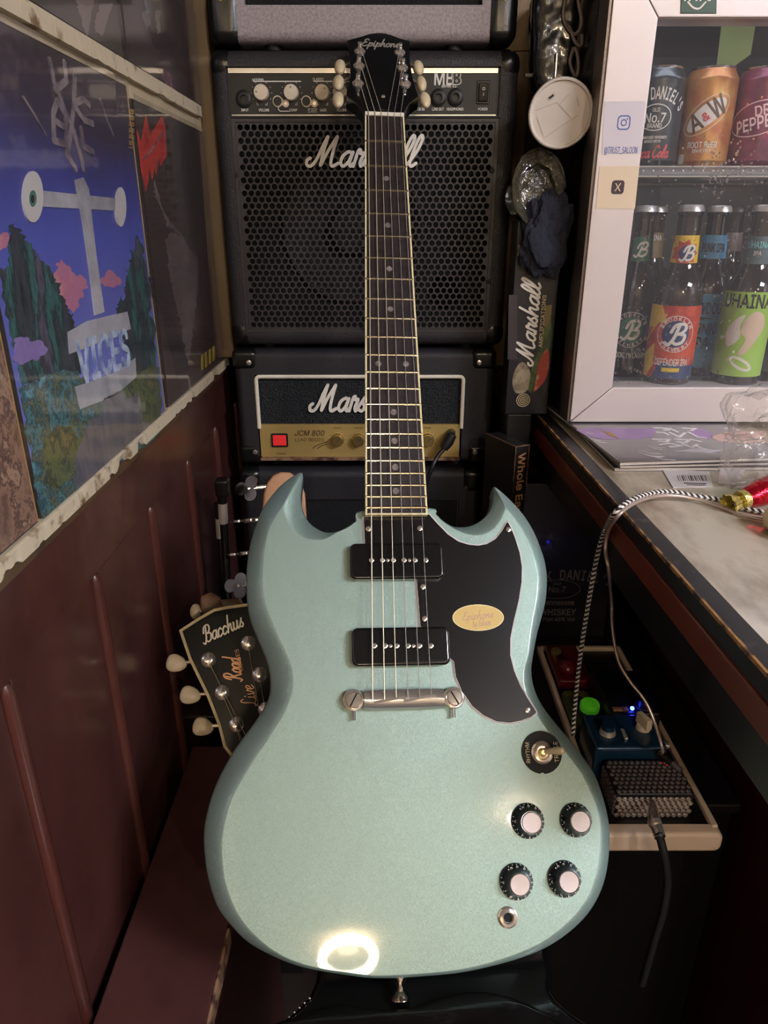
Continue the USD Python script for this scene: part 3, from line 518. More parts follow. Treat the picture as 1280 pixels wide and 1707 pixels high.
SG = thing('electric_guitar', 'sparkling teal double-horned electric guitar with black pickups, standing in the middle', 'guitar', G.w((0, -.8, HB))[0])
gput = lambda m, x=0, y=0, h=0, rot=0: G.put(m, x, y, h, rot)
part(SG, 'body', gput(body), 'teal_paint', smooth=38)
SC = .6286; fret_s = [SC * (1 - 2 ** (-k / 12)) for k in range(0, 23)]; END = .4592
hw = lambda s: .02165 + (.0287 - .02165) * s / END
# neck
ns, nr = np.linspace(-.004, .395, 24), 13; nv = []
for s in ns:
    a = np.linspace(0, math.pi, nr); k = 1 + .1 * s / .4; th = .0155 * k + max(0, s - .33) * .25
    nv.append(np.c_[hw(s) * .985 * np.cos(a), np.full(nr, -s), -.0055 - th * np.sin(a) ** .8])
nv = np.vstack(nv); nf = []
for i in range(len(ns) - 1):
    for j in range(nr):
        a, b = i * nr + j, i * nr + (j + 1) % nr; nf += [(a, b, b + nr), (a, b + nr, a + nr)]
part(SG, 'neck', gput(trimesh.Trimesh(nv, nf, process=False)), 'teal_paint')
part(SG, 'fretboard', gput(ext([(-hw(0) + .0018, 0), (hw(0) - .0018, 0), (hw(END) - .0018, -END + .0018), (-hw(END) + .0018, -END + .0018)], -.006, 0)), 'fretboard_wood')
bo = Polygon([(-hw(0), 0), (hw(0), 0), (hw(END), -END), (-hw(END), -END)]); part(SG, 'binding', gput(ext(bo.difference(Polygon([(-hw(0) + .0018, .01), (hw(0) - .0018, .01), (hw(END) - .0018, -END + .0018), (-hw(END) + .0018, -END + .0018)])), -.0062, .0001)), 'binding')
for s in fret_s[1:]: part(SG, 'fret', gput(tube([(-hw(s) + .0007, -s, .0), (0, -s, .0002), (hw(s) - .0007, -s, .0)], .0013, 8)), 'fret_wire')
for k in (3, 5, 7, 9, 12, 15, 17, 19, 21):
    s = (fret_s[k] + fret_s[k - 1]) / 2
    for x in ((-.0135, .0135) if k == 12 else (0,)): part(SG, 'position_marker', gput(lift(cyl(.0031, .0012, 18, -.001), x, -s + .0)), 'dot_inlay')
part(SG, 'nut', gput(rbox(-hw(0), hw(0), -.0005, .0045, -.006, .0014, .0008)), 'nut_bone')
# strings: nut to bridge; the saddle point follows from the photo
BH = .0035; sx_n = np.linspace(-.0178, .0178, 6); br_l, br_r = G.at(621, 1163, BH), G.at(719, 1160, BH)
sxy = [br_l + (br_r - br_l) * t for t in np.linspace(0, 1, 6)]
sr = [.0006, .00052, .00042, .00032, .00024, .0002]
# headstock, leaning back
hb = math.radians(15.5); HS = Plane(G.w((0, .004, -.0025))[0], G.ux, G.uy * math.cos(hb) - G.n * math.sin(hb))
cv = lambda x, y: (540 + x / 6.4, 40 + y / 6.4)
hout = [(432,975),(405,915),(350,850),(300,808),(240,772),(238,735),(250,680),(268,620),(277,540),(280,450),(272,380),(265,300),(252,225),(246,172),(300,156),(400,130),(470,106),(530,95),(590,91),(650,96),(720,115),(790,143),(860,165),(924,178),(918,240),(915,300),(917,370),(924,440),(936,510),(955,600),(980,690),(1012,772),(960,805),(915,845),(880,895),(858,945),(848,975)]
hp = ccw(HS.pts([cv(*q) for q in hout])); hd = pillow(hp, -.014, 0, .0012, 2)
hs = part(SG, 'headstock', HS.put(hd), 'black_gloss')
(lx0, ly0), (lx1, ly1) = HS.at(*cv(410, 232)), HS.at(*cv(800, 178))
part(hs, 'script_logo', HS.put(ext(script('Epiphone', (ly1 - ly0) * 1.05, lx1 - lx0, .1, .3), 0, .0003), (lx0 + lx1) / 2, (ly0 + ly1) / 2, .0001), 'silver_trim')
tr = part(SG, 'truss_rod_cover', HS.put(pillow(catmull([(-.0085, .004), (-.011, .012), (-.008, .028), (0, .038), (.008, .028), (.011, .012), (.0085, .004)], 4), 0, .002, .0006), 0, .002, 0), 'pickup_black')
part(tr, 'screw', HS.put(lathe([(0, 0), (.0025, 0), (.002, .0012), (0, .0016)], 12), 0, .034, .002), 'nickel')
posts = [[(382, 300), (372, 452), (362, 640)], [(808, 310), (836, 472), (866, 645)]]; btn = [[(188, 462), (172, 630), (170, 812)], [(988, 468), (1020, 640), (1058, 812)]]
post_top = {}
for s in (0, 1):
    for k in range(3):
        x, y = HS.at(*cv(*posts[s][k])); bx, by = HS.at(*cv(*btn[s][k]), -.008)
        tn = part(SG, 'tuner', HS.put(lathe([(0, 0), (.0068, 0), (.0068, .0012), (.0055, .0022), (.0046, .0034), (.0030, .004), (.0028, .0066), (.0023, .0072), (.0023, .0086), (.0029, .0093), (.0026, .0108), (0, .0112)], 20), x, y, 0), 'chrome')
        part(tn, 'shaft', HS.put(rod((x, y, -.008), (bx, by, -.008), .0022, 10)), 'nickel')
        B_ = ball(1, 3); v = B_.vertices * (.0070, .0135, .0062); B_.vertices = v; ang = 0 if s == 0 else .15 * k
        part(tn, 'button', HS.put(roty(B_, -25 if s == 0 else (25, 70, 30)[k]), bx - (.002 if s == 0 else -.002), by, -.008), 'button_cream')
        part(tn, 'housing', HS.put(rbox(x - .007, x + .007, y - .008, y + .008, -.026, -.0142, .002)), 'nickel')
        post_top[(s, k)] = HS.w((x, y, .0079))[0]
order = [(0, 2), (0, 1), (0, 0), (1, 0), (1, 1), (1, 2)]
for i in range(6):
    a = G.w((sx_n[i], .0022, .0016 + sr[i]))[0]; b = G.w((sxy[i][0], sxy[i][1], BH + sr[i]))[0]; e = G.w((sxy[i][0] + .0003, sxy[i][1] - .009, BH - .0055))[0]
    part(SG, 'string', cat([tube(np.array([post_top[order[i]], a, (a + b) / 2, b, e]), max(sr[i], .00026), 6)] ), 'string_wound' if i < 3 else 'string_plain')
# pickguard: four plies stepped in at the edge
c8 = lambda x, y: (560 + x / 3.556, 850 + y / 3.556)
pg = [(603.5,860),(605.5,905),(606,925),(700,940),(692,969),(698,1044),(720,1075)] + [c8(*q) for q in [(690,905),(700,990),(738,1080),(800,1170),(870,1228),(950,1265),(1030,1273),(1100,1260),(1160,1237),(1196,1208),(1194,1190),(1150,1122),(1102,1040),(1064,950),(1042,860),(1043,760),(1062,665),(1092,540),(1109,430),(1111,340),(1097,252),(1068,160),(1043,98),(1019,57),(1000,76),(974,122),(938,166),(890,194),(840,203),(790,198),(730,180),(668,138),(600,68),(556,18)]]
pgp = Polygon(G.pts(pg, HB + .0015)); pgp = pgp.buffer(.0008, quad_segs=3).buffer(-.0008, quad_segs=3)
guard = part(SG, 'pickguard', gput(ext(pgp, HB, HB + .0006)), 'guard_white')
part(guard, 'middle_ply', gput(ext(pgp.buffer(-.0006), HB + .0006, HB + .0010)), 'guard_black'); part(guard, 'white_ply', gput(ext(pgp.buffer(-.0009), HB + .001, HB + .0015)), 'guard_white'); part(guard, 'top_ply', gput(ext(pgp.buffer(-.0016), HB + .0015, HB + .002)), 'guard_black')
def gscrew(par, px, py, r, h, name='screw', mat='nickel'):
    x, y = G.at(px, py, h); part(par, name, gput(cat([lathe([(0, 0), (r, 0), (r * .92, r * .35), (0, r * .6)], 16), rotz(box(-r * .6, r * .6, -r * .1, r * .1, r * .4, r * .62), 37)]), x, y, h), mat)
for q in ((192, 113), (497, 110), (1022, 116), (516, 456), (526, 645), (1135, 1187)): gscrew(guard, *c8(*q), .0026, HB + .002)
sx, sy = G.at(797, 1029.5, HB + .002); ew = np.linalg.norm(G.at(754, 1029, HB + .002) - G.at(840, 1029, HB + .002)) / 2; eh = np.linalg.norm(G.at(797, 1008, HB + .002) - G.at(797, 1052, HB + .002)) / 2
st = part(SG, 'sticker', gput(ext(circ(ew, 48, ry=eh), 0, .0002), sx, sy, HB + .002), 'sticker_edge'); part(st, 'face', gput(ext(circ(ew * .965, 48, ry=eh * .94), .0002, .0003), sx, sy, HB + .002), 'sticker')
part(st, 'script_lettering', gput(ext(script('Epiphone', eh * .62, ew * 1.22, .09), .0003, .0004), sx - ew * .02, sy + eh * .2, HB + .002, .1), 'sticker_ink'); part(st, 'lettering', gput(ext(script('by Gibson', eh * .5, ew * .7, .09), .0003, .0004), sx + ew * .12, sy - eh * .38, HB + .002, .1), 'sticker_ink')
# pickups
for (lx, ty, rx, by), poles, scr, py in (((583, 905.5, 741, 964), (210, 275, 340, 403, 468, 533), (307, 435), 298), ((586, 1046.5, 751, 1108), (228, 292, 360, 427, 495, 563), (324, 460), 806)):
    h = HB + .0098; a, b = G.at(lx, ty, h), G.at(rx, by, h); w_, hh = .0862, abs(a[1] - b[1]); cx, cy = (a[0] + b[0]) / 2, (a[1] + b[1]) / 2; w_ = abs(b[0] - a[0])
    pk = part(SG, 'pickup', gput(pillow(rrect(w_, hh, .0055, 6), HB, h, .0022, 4), cx, cy, 0), 'pickup_black')
    for q in poles: gscrew(pk, *c8(q, py), .0024, h, 'pole_piece', 'chrome')
    for q in scr: gscrew(pk, *c8(q, py), .0016, h)
# wrap-around bridge
h = .0; PBL, PBR = G.at(589, 1167, -.002), G.at(757, 1163, -.002); bdir = (PBR - PBL) / np.linalg.norm(PBR - PBL); brot = math.atan2(bdir[1], bdir[0]); bc = (PBL + PBR) / 2; half = np.linalg.norm(PBR - PBL) / 2
def bput(m): return gput(m, bc[0], bc[1], 0, brot)
prof = [(-.0085, -.0068), (.007, -.0068), (.0085, -.003), (.0075, .0005), (.004, .0025), (0, .003), (-.005, .0018), (-.0085, -.002)]   # across the bar
def bar(xs, sc): return cat([])
xs = np.linspace(-half + .009, half - .009, 9); rg = [np.array([(x, y * (1.0 - .12 * (abs(x) / half) ** 4), z) for y, z in prof]) for x in xs]; n_ = len(prof); bv = np.vstack(rg); bf = []
for i in range(len(xs) - 1):
    for j in range(n_): a, b = i * n_ + j, i * n_ + (j + 1) % n_; bf += [(a, b + n_, b), (a, a + n_, b + n_)]
bf += [(0, j, j + 1) for j in range(1, n_ - 1)] + [((len(xs) - 1) * n_, (len(xs) - 1) * n_ + j + 1, (len(xs) - 1) * n_ + j) for j in range(1, n_ - 1)]
bt = trimesh.Trimesh(bv, bf, process=False); bt.fix_normals()
brg = part(SG, 'bridge', bput(bt), 'chrome', smooth=50)
for s in (-1, 1): part(brg, 'ear', bput(lift(pillow(np.vstack([circ(.0092, 24)]), -.0068, -.0022, .0012), s * half, 0, 0)), 'chrome')
zz = []
for i, (a, b) in enumerate(zip(np.linspace(-.026, .026, 7)[:-1], np.linspace(-.026, .026, 7)[1:])): off = (-.002, -.0005, .001, -.0012, .0004, .002)[i]; zz += [(a, off - .001), (b, off + .0005)]
part(brg, 'saddle_ridge', bput(ext(LineString(zz).buffer(.0009, cap_style='flat'), .0015, .0042)), 'chrome')
for s in (-1, 1):
    sd = lathe([(0, 0), (.0068, 0), (.0072, .001), (.0068, .0028), (.006, .0034), (0, .0036)], 26); sd = man(m3.Manifold(m3.Mesh(np.array(sd.vertices, np.float32), np.array(sd.faces, np.uint32)))) if False else sd
    stu = part(brg, 'stud', bput(lift(sd, s * half, 0, -.0022)), 'nickel'); part(brg, 'slot', bput(lift(rotz(plate(.012, .0011, .0002), 62 if s < 0 else -60), s * half, 0, .0014)), 'hole_black'); part(brg, 'post', bput(lift(cyl(.0045, .0075, 16, HB), s * half, 0, 0)), 'nickel')
    part(brg, 'set_screw', bput(rod((s * half * .985, -.008, -.005), (s * half * .985, -.0165, -.0052), .0016, 10)), 'chrome')
# toggle switch
tx, ty = G.at(902.5, 1254, HB); pr_ = np.linalg.norm(G.at(869, 1254, HB) - G.at(936, 1254, HB)) / 2
tg = part(SG, 'toggle_switch', gput(lathe([(0, 0), (.0095, 0), (.0095, .0016), (.008, .0024), (.0078, .0038), (.0062, .0042), (.0055, .0034), (.005, .0022), (0, .002)], 28), tx, ty, HB + .0009), 'chrome')
ch = Point(0, 0).buffer(pr_, quad_segs=12).difference(Point(-.001, -pr_ - .0015).buffer(.0026)); part(tg, 'plate', gput(ext(ch, 0, .0009), tx, ty, HB), 'black_matte')
part(tg, 'lettering', gput(rotz(text('RHYTHM', .0034, .0002, width=.0165), 90), tx - .0122, ty, HB + .0009), 'gold_ink'); part(tg, 'lettering', gput(rotz(text('TREBLE', .0034, .0002, width=.0165), 90), tx + .0124, ty, HB + .0009), 'gold_ink')
lv = tube(np.array([(0, 0, .003), (.003, .0006, .007), (.0075, .0012, .013), (.0105, .0015, .018), (.0122, .0017, .0205), (.013, .0018, .0215)]), [.0016, .0022, .003, .0034, .0026, .0008], 14); part(tg, 'lever', gput(lv, tx, ty, HB), 'button_cream'); part(tg, 'collar', gput(lathe([(0, .002), (.0042, .0022), (.0034, .0048), (.002, .0066), (0, .0066)], 18), tx, ty, HB), 'brass_knob')
# knobs
def gem_numbers(r, z): return cat([lift(m_, 0, 0, 0) for m_ in []])
for i, ((bx, by), (kx, ky), br_, kr) in enumerate((((879, 1368), (885.5, 1371.5), 27.5, 17.2), ((959, 1366.5), (966.5, 1369), 26.5, 17.2), ((860, 1469), (866.5, 1474), 28, 17.5), ((940, 1464.5), (947, 1469), 28, 17.5))):
    x, y = G.at(bx, by, HB); rr = np.linalg.norm(G.at(bx - br_, by, HB) - G.at(bx + br_, by, HB)) / 2; hk = .0125; x2, y2 = G.at(kx, ky, HB + hk); rt = np.linalg.norm(G.at(kx - kr, ky, HB + hk) - G.at(kx + kr, ky, HB + hk)) / 2
    k = part(SG, 'control_knob', gput(lathe([(0, .0006), (rr, .0006), (rr * .985, .0022), (rr * .9, .0042), (rt * 1.22, .0068), (rt * 1.06, .011), (rt * 1.0, hk), (0, hk)], 36), x, y, HB), 'knob_black')
    part(k, 'cap', gput(lathe([(0, 0), (rt * .97, 0), (rt * .97, .0006), (rt * .9, .001), (0, .0007)], 32), x, y, HB + hk), 'cap_silver')
    R0 = rr * .80; tl = math.degrees(math.atan2(.0068 - .0042, rr * .9 - rt * 1.22)); nm = []
    for q in range(11):
        a = math.radians(118 - q * 30 + (7 if i % 2 else 0)); m_ = text(str(10 - q), .0026, .0003); m_ = rotz(rotx(m_, 0), 90 + math.degrees(a) + 180 if False else math.degrees(a) - 90); nm.append(lift(m_, R0 * math.cos(a), R0 * math.sin(a), .0056))
    for q in range(22):
        a = math.radians(118 - q * 15); d_ = box(rr * .91, rr * .965, -.0002, .0002, .0022, .0040); nm.append(rotz(d_, math.degrees(a)))
    part(k, 'numerals', gput(cat(nm), x, y, HB), 'white_print')
x, y = G.at(846, 1529, HB); rj = .0075
oj = part(SG, 'output_jack', gput(lathe([(.0035, -.002), (rj * 1.08, 0), (rj * 1.08, .0008), (rj * .9, .0014), (rj * .88, .0026), (rj * .62, .003), (rj * .5, .0022), (rj * .46, -.004), (0, -.004)], 6 * 5), x, y, HB), 'chrome'); part(oj, 'socket_hole', gput(lathe([(0, .0004), (rj * .46, .0004)], 20), x, y, HB), 'hole_black')
# strap button below the body: it stands on the stool
e0 = G.w((*G.at(666, 1630, HB - .016), HB - .016))[0]; ax = G.uy * -1 * 1.0
e0 = e0 + G.uy * .004
sb = lathe([(0, 0), (.0078, 0), (.0066, .0035), (.0036, .008), (.0034, .0125), (.0072, .0165), (.0078, .0185), (.006, .0205), (0, .021)], 24)
M('steel', S(214, 204, 190), .14, metal=1); part(SG, 'strap_button', align(sb, e0, ax, G.ux), 'steel'); BTN = e0 + ax * .0255
# ------------------------------------------------------------------ record sleeves on the left wall, each in a clear plastic cover
FILM('sleeve_film', rough=.07, base=.04, wrinkle=(5, .35, (1, 1, .28)), haze=.05, hcol=S(170, 160, 160))
FILM('bag_film', rough=.08, base=.05, wrinkle=(40, .6, (1, 1, 1)), haze=.1, hcol=S(215, 205, 205))
M('card_black', S(40, 34, 34), .5); M('spine_gold', S(190, 150, 80), .5)
def PRINT(name, stops, axis, z0, z1, noise=0.0, scale=12, rough=.4, st=(1, 1, 1)):
    """Printed colours that run from z0 to z1 along an axis of the room, mottled."""
    n = {'g': ('geometry', {}), 's': ('separate_xyz', {}), 'm': ('map_range', dict(from_min=z0, from_max=z1, to_min=0, to_max=1)), 'mp': ('mapping', {'scale': st}), 'n': ('noise_texture', dict(scale=scale, detail=6.0, roughness=.65)), 'c': ('math', dict(math_type='multiply_add', value2=noise, value3=-noise / 2)), 'a': ('math', dict(math_type='add')), 'r': ('rgb_ramp', {'ramp': stops}), 'p': ('principled_bsdf', dict(roughness=rough))}
    L[name] = usdkit.material(stage, f'/World/Looks/{name}', n, [('g.position', 's.vector'), (f's.{axis}', 'm.value'), ('g.position', 'mp.vector'), ('mp.vector', 'n.vector'), ('n.fac', 'c.value1'), ('m.result', 'a.value1'), ('c.value', 'a.value2'), ('a.value', 'r.fac'), ('r.color', 'p.base_color')], surface='p.BSDF')
PRINT('print_sky', [(0, S(116, 120, 200)), (.45, S(84, 96, 190)), (.62, S(62, 68, 150)), (.78, S(58, 50, 78)), (1, S(66, 56, 60))], 'z', -.13, .12, .25, 9)
PRINT('print_crag', [(0, S(20, 30, 34)), (.3, S(62, 70, 80)), (.42, S(30, 46, 50)), (.55, S(58, 116, 112)), (.66, S(34, 44, 52)), (.8, S(96, 92, 110)), (1, S(28, 38, 42))], 'z', -.3, .2, 2.6, 30, st=(1, 1, .25))
PRINT('print_teal', [(0, S(70, 140, 120)), (.25, S(36, 70, 84)), (.4, S(84, 140, 144)), (.52, S(40, 66, 70)), (.62, S(110, 120, 88)), (.75, S(36, 76, 90)), (1, S(110, 170, 180))], 'z', -.5, .1, 2.6, 40)
PRINT('print_moss', [(0, S(60, 90, 70)), (.4, S(112, 118, 70)), (.6, S(44, 62, 56)), (1, S(140, 130, 80))], 'z', -.4, .1, 3.0, 60)
PRINT('print_pink', [(0, S(206, 140, 160)), (.5, S(190, 120, 150)), (1, S(226, 160, 150))], 'z', -.3, .2, 1.4, 40)
PRINT('print_violet', [(0, S(120, 96, 160)), (1, S(160, 140, 200))], 'z', -.2, .0, 1.4, 40)
PRINT('print_steel', [(0, S(150, 150, 158)), (.5, S(196, 196, 200)), (1, S(128, 126, 136))], 'z', -.2, .1, 1.2, 30)
PRINT('print_grey', [(0, S(88, 90, 104)), (.5, S(122, 118, 124)), (1, S(70, 72, 84))], 'z', -.3, .1, 2.6, 40, st=(1, 1, .3))
PRINT('print_rock', [(0, S(110, 80, 66)), (.35, S(160, 124, 102)), (.5, S(92, 64, 56)), (.65, S(180, 146, 120)), (1, S(84, 60, 56))], 'z', -.5, .3, 2.4, 46)
PRINT('print_dark', [(0, S(70, 56, 54)), (.5, S(52, 42, 42)), (1, S(84, 72, 70))], 'z', -.3, .3, 1.0, 14)
PRINT('print_olive', [(0, S(92, 86, 78)), (.5, S(74, 68, 62)), (1, S(110, 102, 92))], 'z', .1, .5, 1.0, 12)
PRINT('print_brown', [(0, S(84, 66, 60)), (.5, S(60, 48, 46)), (1, S(66, 58, 56))], 'z', -.2, .1, .8, 14)
PRINT('print_figure', [(0, S(120, 108, 104)), (.5, S(90, 78, 76)), (1, S(140, 126, 122))], 'z', -.2, .1, 1.4, 22)
M('print_red', S(206, 62, 54), .4, var=(40, S(150, 40, 40), .5, .7)); M('print_silver', S(150, 138, 144), .4, var=(60, S(92, 80, 92), .4, .62)); M('print_white', S(210, 206, 204), .4); M('print_yellow', S(190, 170, 60), .4); M('print_ice', S(204, 220, 240), .4, var=(40, S(110, 136, 190), .42, .62)); M('print_mauve', S(170, 104, 128), .4, var=(70, S(90, 60, 74), .4, .6)); M('print_green', S(70, 130, 110), .4)
def sleeve(label, y0, y1, z0, z1, base, spine=True):
    s = thing('record_sleeve', label, 'record', (XW, (y0 + y1) / 2, z0), group='records in plastic covers on the wall')
    part(s, 'card', box(XW, XW + .003, y0, y1, z0, z1), 'card_black'); part(s, 'print', box(XW + .003, XW + .0032, y0 + .001, y1 - .001, z0 + .001, z1 - .001), base)
    if spine: part(s, 'spine', box(XW, XW + .0032, y1 - .0008, y1 + .0006, z0, z1), 'spine_gold' if spine == 2 else 'card_black')
    return s
def film(s, y0, y1, z0, z1): part(s, 'plastic_cover', sheet([(XW + .0056, y0 - .003, z0 - .0005), (XW + .0056, y1 + .003, z0 - .0005), (XW + .0056, y1 + .003, z1 + .004), (XW + .0056, y0 - .003, z1 + .004)]), 'sleeve_film', smooth=False)
_lay = [0]
def rough(pts, amp, n=7, seed=1):
    """The outline broken into a ragged natural edge."""
    g = np.random.default_rng(seed); p = np.asarray(pts, float); out = []
    for a, b in zip(p, np.roll(p, -1, 0)):
        for t in np.arange(n) / n:
            q = a * (1 - t) + b * t; out.append(q + (g.normal(0, amp, 2) if t else 0))
    return out
def puffs(pts, r, seed):
    g = np.random.default_rng(seed); p = Polygon(pts); x0, y0, x1, y1 = p.bounds; c = [p.buffer(-r * .3)]
    while len(c) < 26:
        q = Point(g.uniform(x0, x1), g.uniform(y0, y1))
        if p.contains(q): c.append(q.buffer(g.uniform(.35, 1) * r * min(1, .35 + p.exterior.distance(q) / r)))
    g_ = unary_union(c); g_ = max(getattr(g_, 'geoms', [g_]), key=lambda a: a.area); return np.array(g_.exterior.coords)[:-1]
def art(s, name, pts, mat, lev=1):
    if name in ('crag', 'shore', 'bank', 'grey_slope', 'figure', 'streak'): pts = rough(pts, dict(crag=2.2, shore=2.2, bank=3.2).get(name, 1.2), 7, len(pts))
    if 'cloud' in name or name == 'mist': pts = puffs(pts, 11, len(pts))
    p = Polygon(PW.pts(pts)).buffer(0); return part(s, name, PW.put(ext(p, .0002, .0002 + .00022 * lev)), mat)
main = sleeve('record sleeve with blue sky, dark crags and silver bar', .472, .784, -.2005, .117, 'print_sky', 2)
P3 = lambda q: [(x / 3.283, 380 + y / 3.283) for x, y in q]
art(main, 'pink_cloud', P3(catmull([(272,330),(282,250),(300,225),(328,158),(352,180),(400,232),(440,270),(478,300),(490,335),(455,350),(440,400),(405,478),(360,430),(330,380)], 3, True)), 'print_pink')
art(main, 'pink_cloud', P3(catmull([(556,300),(570,270),(600,240),(622,262),(655,285),(650,305),(600,318)], 3, True)), 'print_pink')
art(main, 'pink_cloud', P3(catmull([(-30,60),(20,30),(40,45),(30,100),(-30,110)], 3, True)), 'print_pink')
art(main, 'crag', P3([(-10,240),(28,225),(50,200),(42,10),(60,-20),(100,0),(130,40),(178,118),(192,170),(205,140),(240,190),(280,240),(310,300),(335,370),(370,430),(395,500),(415,580),(430,680),(440,800),(300,830),(120,860),(60,640),(30,420)]), 'print_crag', 2)
art(main, 'crag', P3([(640,460),(655,375),(675,400),(690,260),(705,215),(712,120),(728,140),(748,40),(790,180),(826,430),(852,700),(860,1000),(760,900),(700,700),(655,560)]), 'print_crag', 2)
art(main, 'shore', P3([(100,880),(190,830),(300,790),(420,780),(470,850),(520,900),(640,880),(760,820),(868,760),(874,1010),(860,1130),(560,1350),(230,1590),(170,1280)]), 'print_teal', 3)
art(main, 'bank', P3([(230,1180),(280,1110),(400,1080),(440,1180),(420,1320),(300,1430),(240,1400)]), 'print_moss', 4)
art(main, 'bank', P3([(700,790),(850,740),(872,1000),(870,1110),(740,1180),(690,1000)]), 'print_moss', 4)
art(main, 'mist', P3(catmull([(62,640),(100,605),(170,612),(250,640),(262,680),(190,720),(100,760),(75,720)], 3, True)), 'print_violet', 4)
art(main, 'post', [(123,300),(137,296),(146,315),(152,372),(159,430),(172,520),(156,526),(147,450),(136,372)], 'print_steel', 5)
art(main, 'bar', [(62,317),(205,332),(205,352),(62,344)], 'print_steel', 4)
for cx, cy, rx, ry in ((52, 328, 17, 43), (199, 345, 9, 33)): art(main, 'bar_end', circ(rx, 24, cx, cy, ry), 'print_white', 6)
art(main, 'bar_end_mark', circ(6, 16, 51, 331, 14), 'print_green', 7); art(main, 'bar_end_mark', circ(3, 12, 50, 332, 7), 'card_black', 8)
art(main, 'band', P3([(364,570),(470,510),(690,458),(710,552),(600,600),(480,650),(372,690)]), 'print_steel', 5)
art(main, 'band', P3([(402,870),(520,830),(640,780),(735,710),(740,815),(620,920),(430,992)]), 'print_steel', 5)
art(main, 'grey_slope', P3([(400,1280),(440,1150),(480,1060),(560,1020),(560,930),(660,890),(670,950),(740,905),(765,960),(770,1060),(820,1070),(860,1100),(640,1280),(405,1440)]), 'print_grey', 5)
# the word on it lies along the slope of the bands
va, vb = PW.at(*P3([(418, 740)])[0]), PW.at(*P3([(700, 650)])[0]); part(main, 'lettering', PW.put(text('VICES', .034, .0012, bold=True, width=np.linalg.norm(vb - va) * 1.0), (va[0] + vb[0]) / 2, (va[1] + vb[1]) / 2, .0002, math.atan2(vb[1] - va[1], vb[0] - va[0])), 'print_ice')
def strokes(par, lst, mat, w=.0016, lev=4):
    g = unary_union([LineString(PW.pts(q)).buffer(w) for q in lst]); part(par, 'emblem', PW.put(ext(g, .0002, .0002 + .00022 * lev)), mat)
q1 = lambda q: [(x / 3.2, y / 3.2) for x, y in q]
strokes(main, [q1([(260,325),(285,440),(330,560),(390,700),(432,850),(440,900)]), q1([(395,390),(390,560),(372,720),(352,820),(400,900)]), q1([(300,540),(280,600),(284,750),(345,770)]), q1([(300,540),(345,620),(352,770)]), q1([(470,560),(440,530),(390,550)]), q1([(430,690),(440,780),(492,810)]), q1([(390,560),(440,640),(490,660)]), q1([(296,650),(340,680)]), q1([(340,335),(350,430),(290,480)])], 'print_silver', .0026)
strokes(main, [q1([(530,530),(560,620),(600,720)]), q1([(120,520),(170,600),(240,720)])], 'print_silver', .0012)
film(main, .472, .784, -.2005, .117)
rock = sleeve('record sleeve printed with brown rocks, nearest the camera', .155, .466, -.2005, .117, 'print_rock', 2); film(rock, .155, .466, -.2005, .117)
dark = sleeve('dark brown record sleeve with a red jagged emblem', .797, 1.095, -.2005, .108, 'print_brown', 1)
q2 = lambda q: [(190 + x / 2.667, y / 2.667) for x, y in q]
art(dark, 'figure', q2(catmull([(232,1060),(300,1050),(332,1110),(370,1150),(368,1300),(345,1500),(330,1610),(305,1500),(262,1300)], 3, True)), 'print_figure', 2)
art(dark, 'figure', q2([(150,1230),(200,1220),(270,1430),(330,1640),(280,1690),(215,1400)]), 'print_dark', 2); art(dark, 'streak', q2([(178,800),(190,850),(230,960),(300,1050),(240,1010),(205,930),(176,860)]), 'print_figure', 3)
art(dark, 'emblem', q2([(100,580),(118,640),(140,510),(158,600),(212,515),(225,560),(232,690),(205,740),(196,700),(186,780),(176,740),(168,800),(155,740),(150,800),(140,850),(120,760)]), 'print_red', 3)
strokes(dark, [q2([(125,710),(160,670),(215,585)])], 'print_silver', .0008, 5)
for k in range(4): art(dark, 'yellow_bar', q2([(386 + k * 17, 1582 - k * 13), (394 + k * 17, 1576 - k * 13), (396 + k * 17, 1640 - k * 14), (388 + k * 17, 1648 - k * 14)]), 'print_yellow', 3)
for k in range(26): art(dark, 'spine_print', q2([(66, 478 + k * 7), (86, 482 + k * 7), (86, 486 + k * 7), (66, 482 + k * 7)]), 'spine_gold', 3) if k % 4 else None
film(dark, .797, 1.095, -.2005, .108)
upa = sleeve('faded grey-brown record sleeve in the upper row', .472, .786, .1395, .455, 'print_olive', 1); art(upa, 'streak', q1([(400,0),(430,90),(460,200),(500,0)]), 'print_figure', 2); art(upa, 'streak', q1([(530,20),(500,150),(540,200),(600,20)]), 'print_figure', 2); film(upa, .472, .786, .1395, .455)
upb = sleeve('near-black record sleeve with a small mauve print in the upper row', .797, 1.098, .1395, .455, 'print_dark', 1)
art(upb, 'print_patch', q2([(200,312),(222,306),(262,345),(274,385),(262,405),(235,385),(212,350)]), 'print_mauve', 2); art(upb, 'streak', q2([(120,60),(150,40),(160,110),(140,130)]), 'print_figure', 2); art(upb, 'streak', q2([(180,50),(205,40),(205,150),(190,150)]), 'print_figure', 2); film(upb, .797, 1.098, .1395, .455)

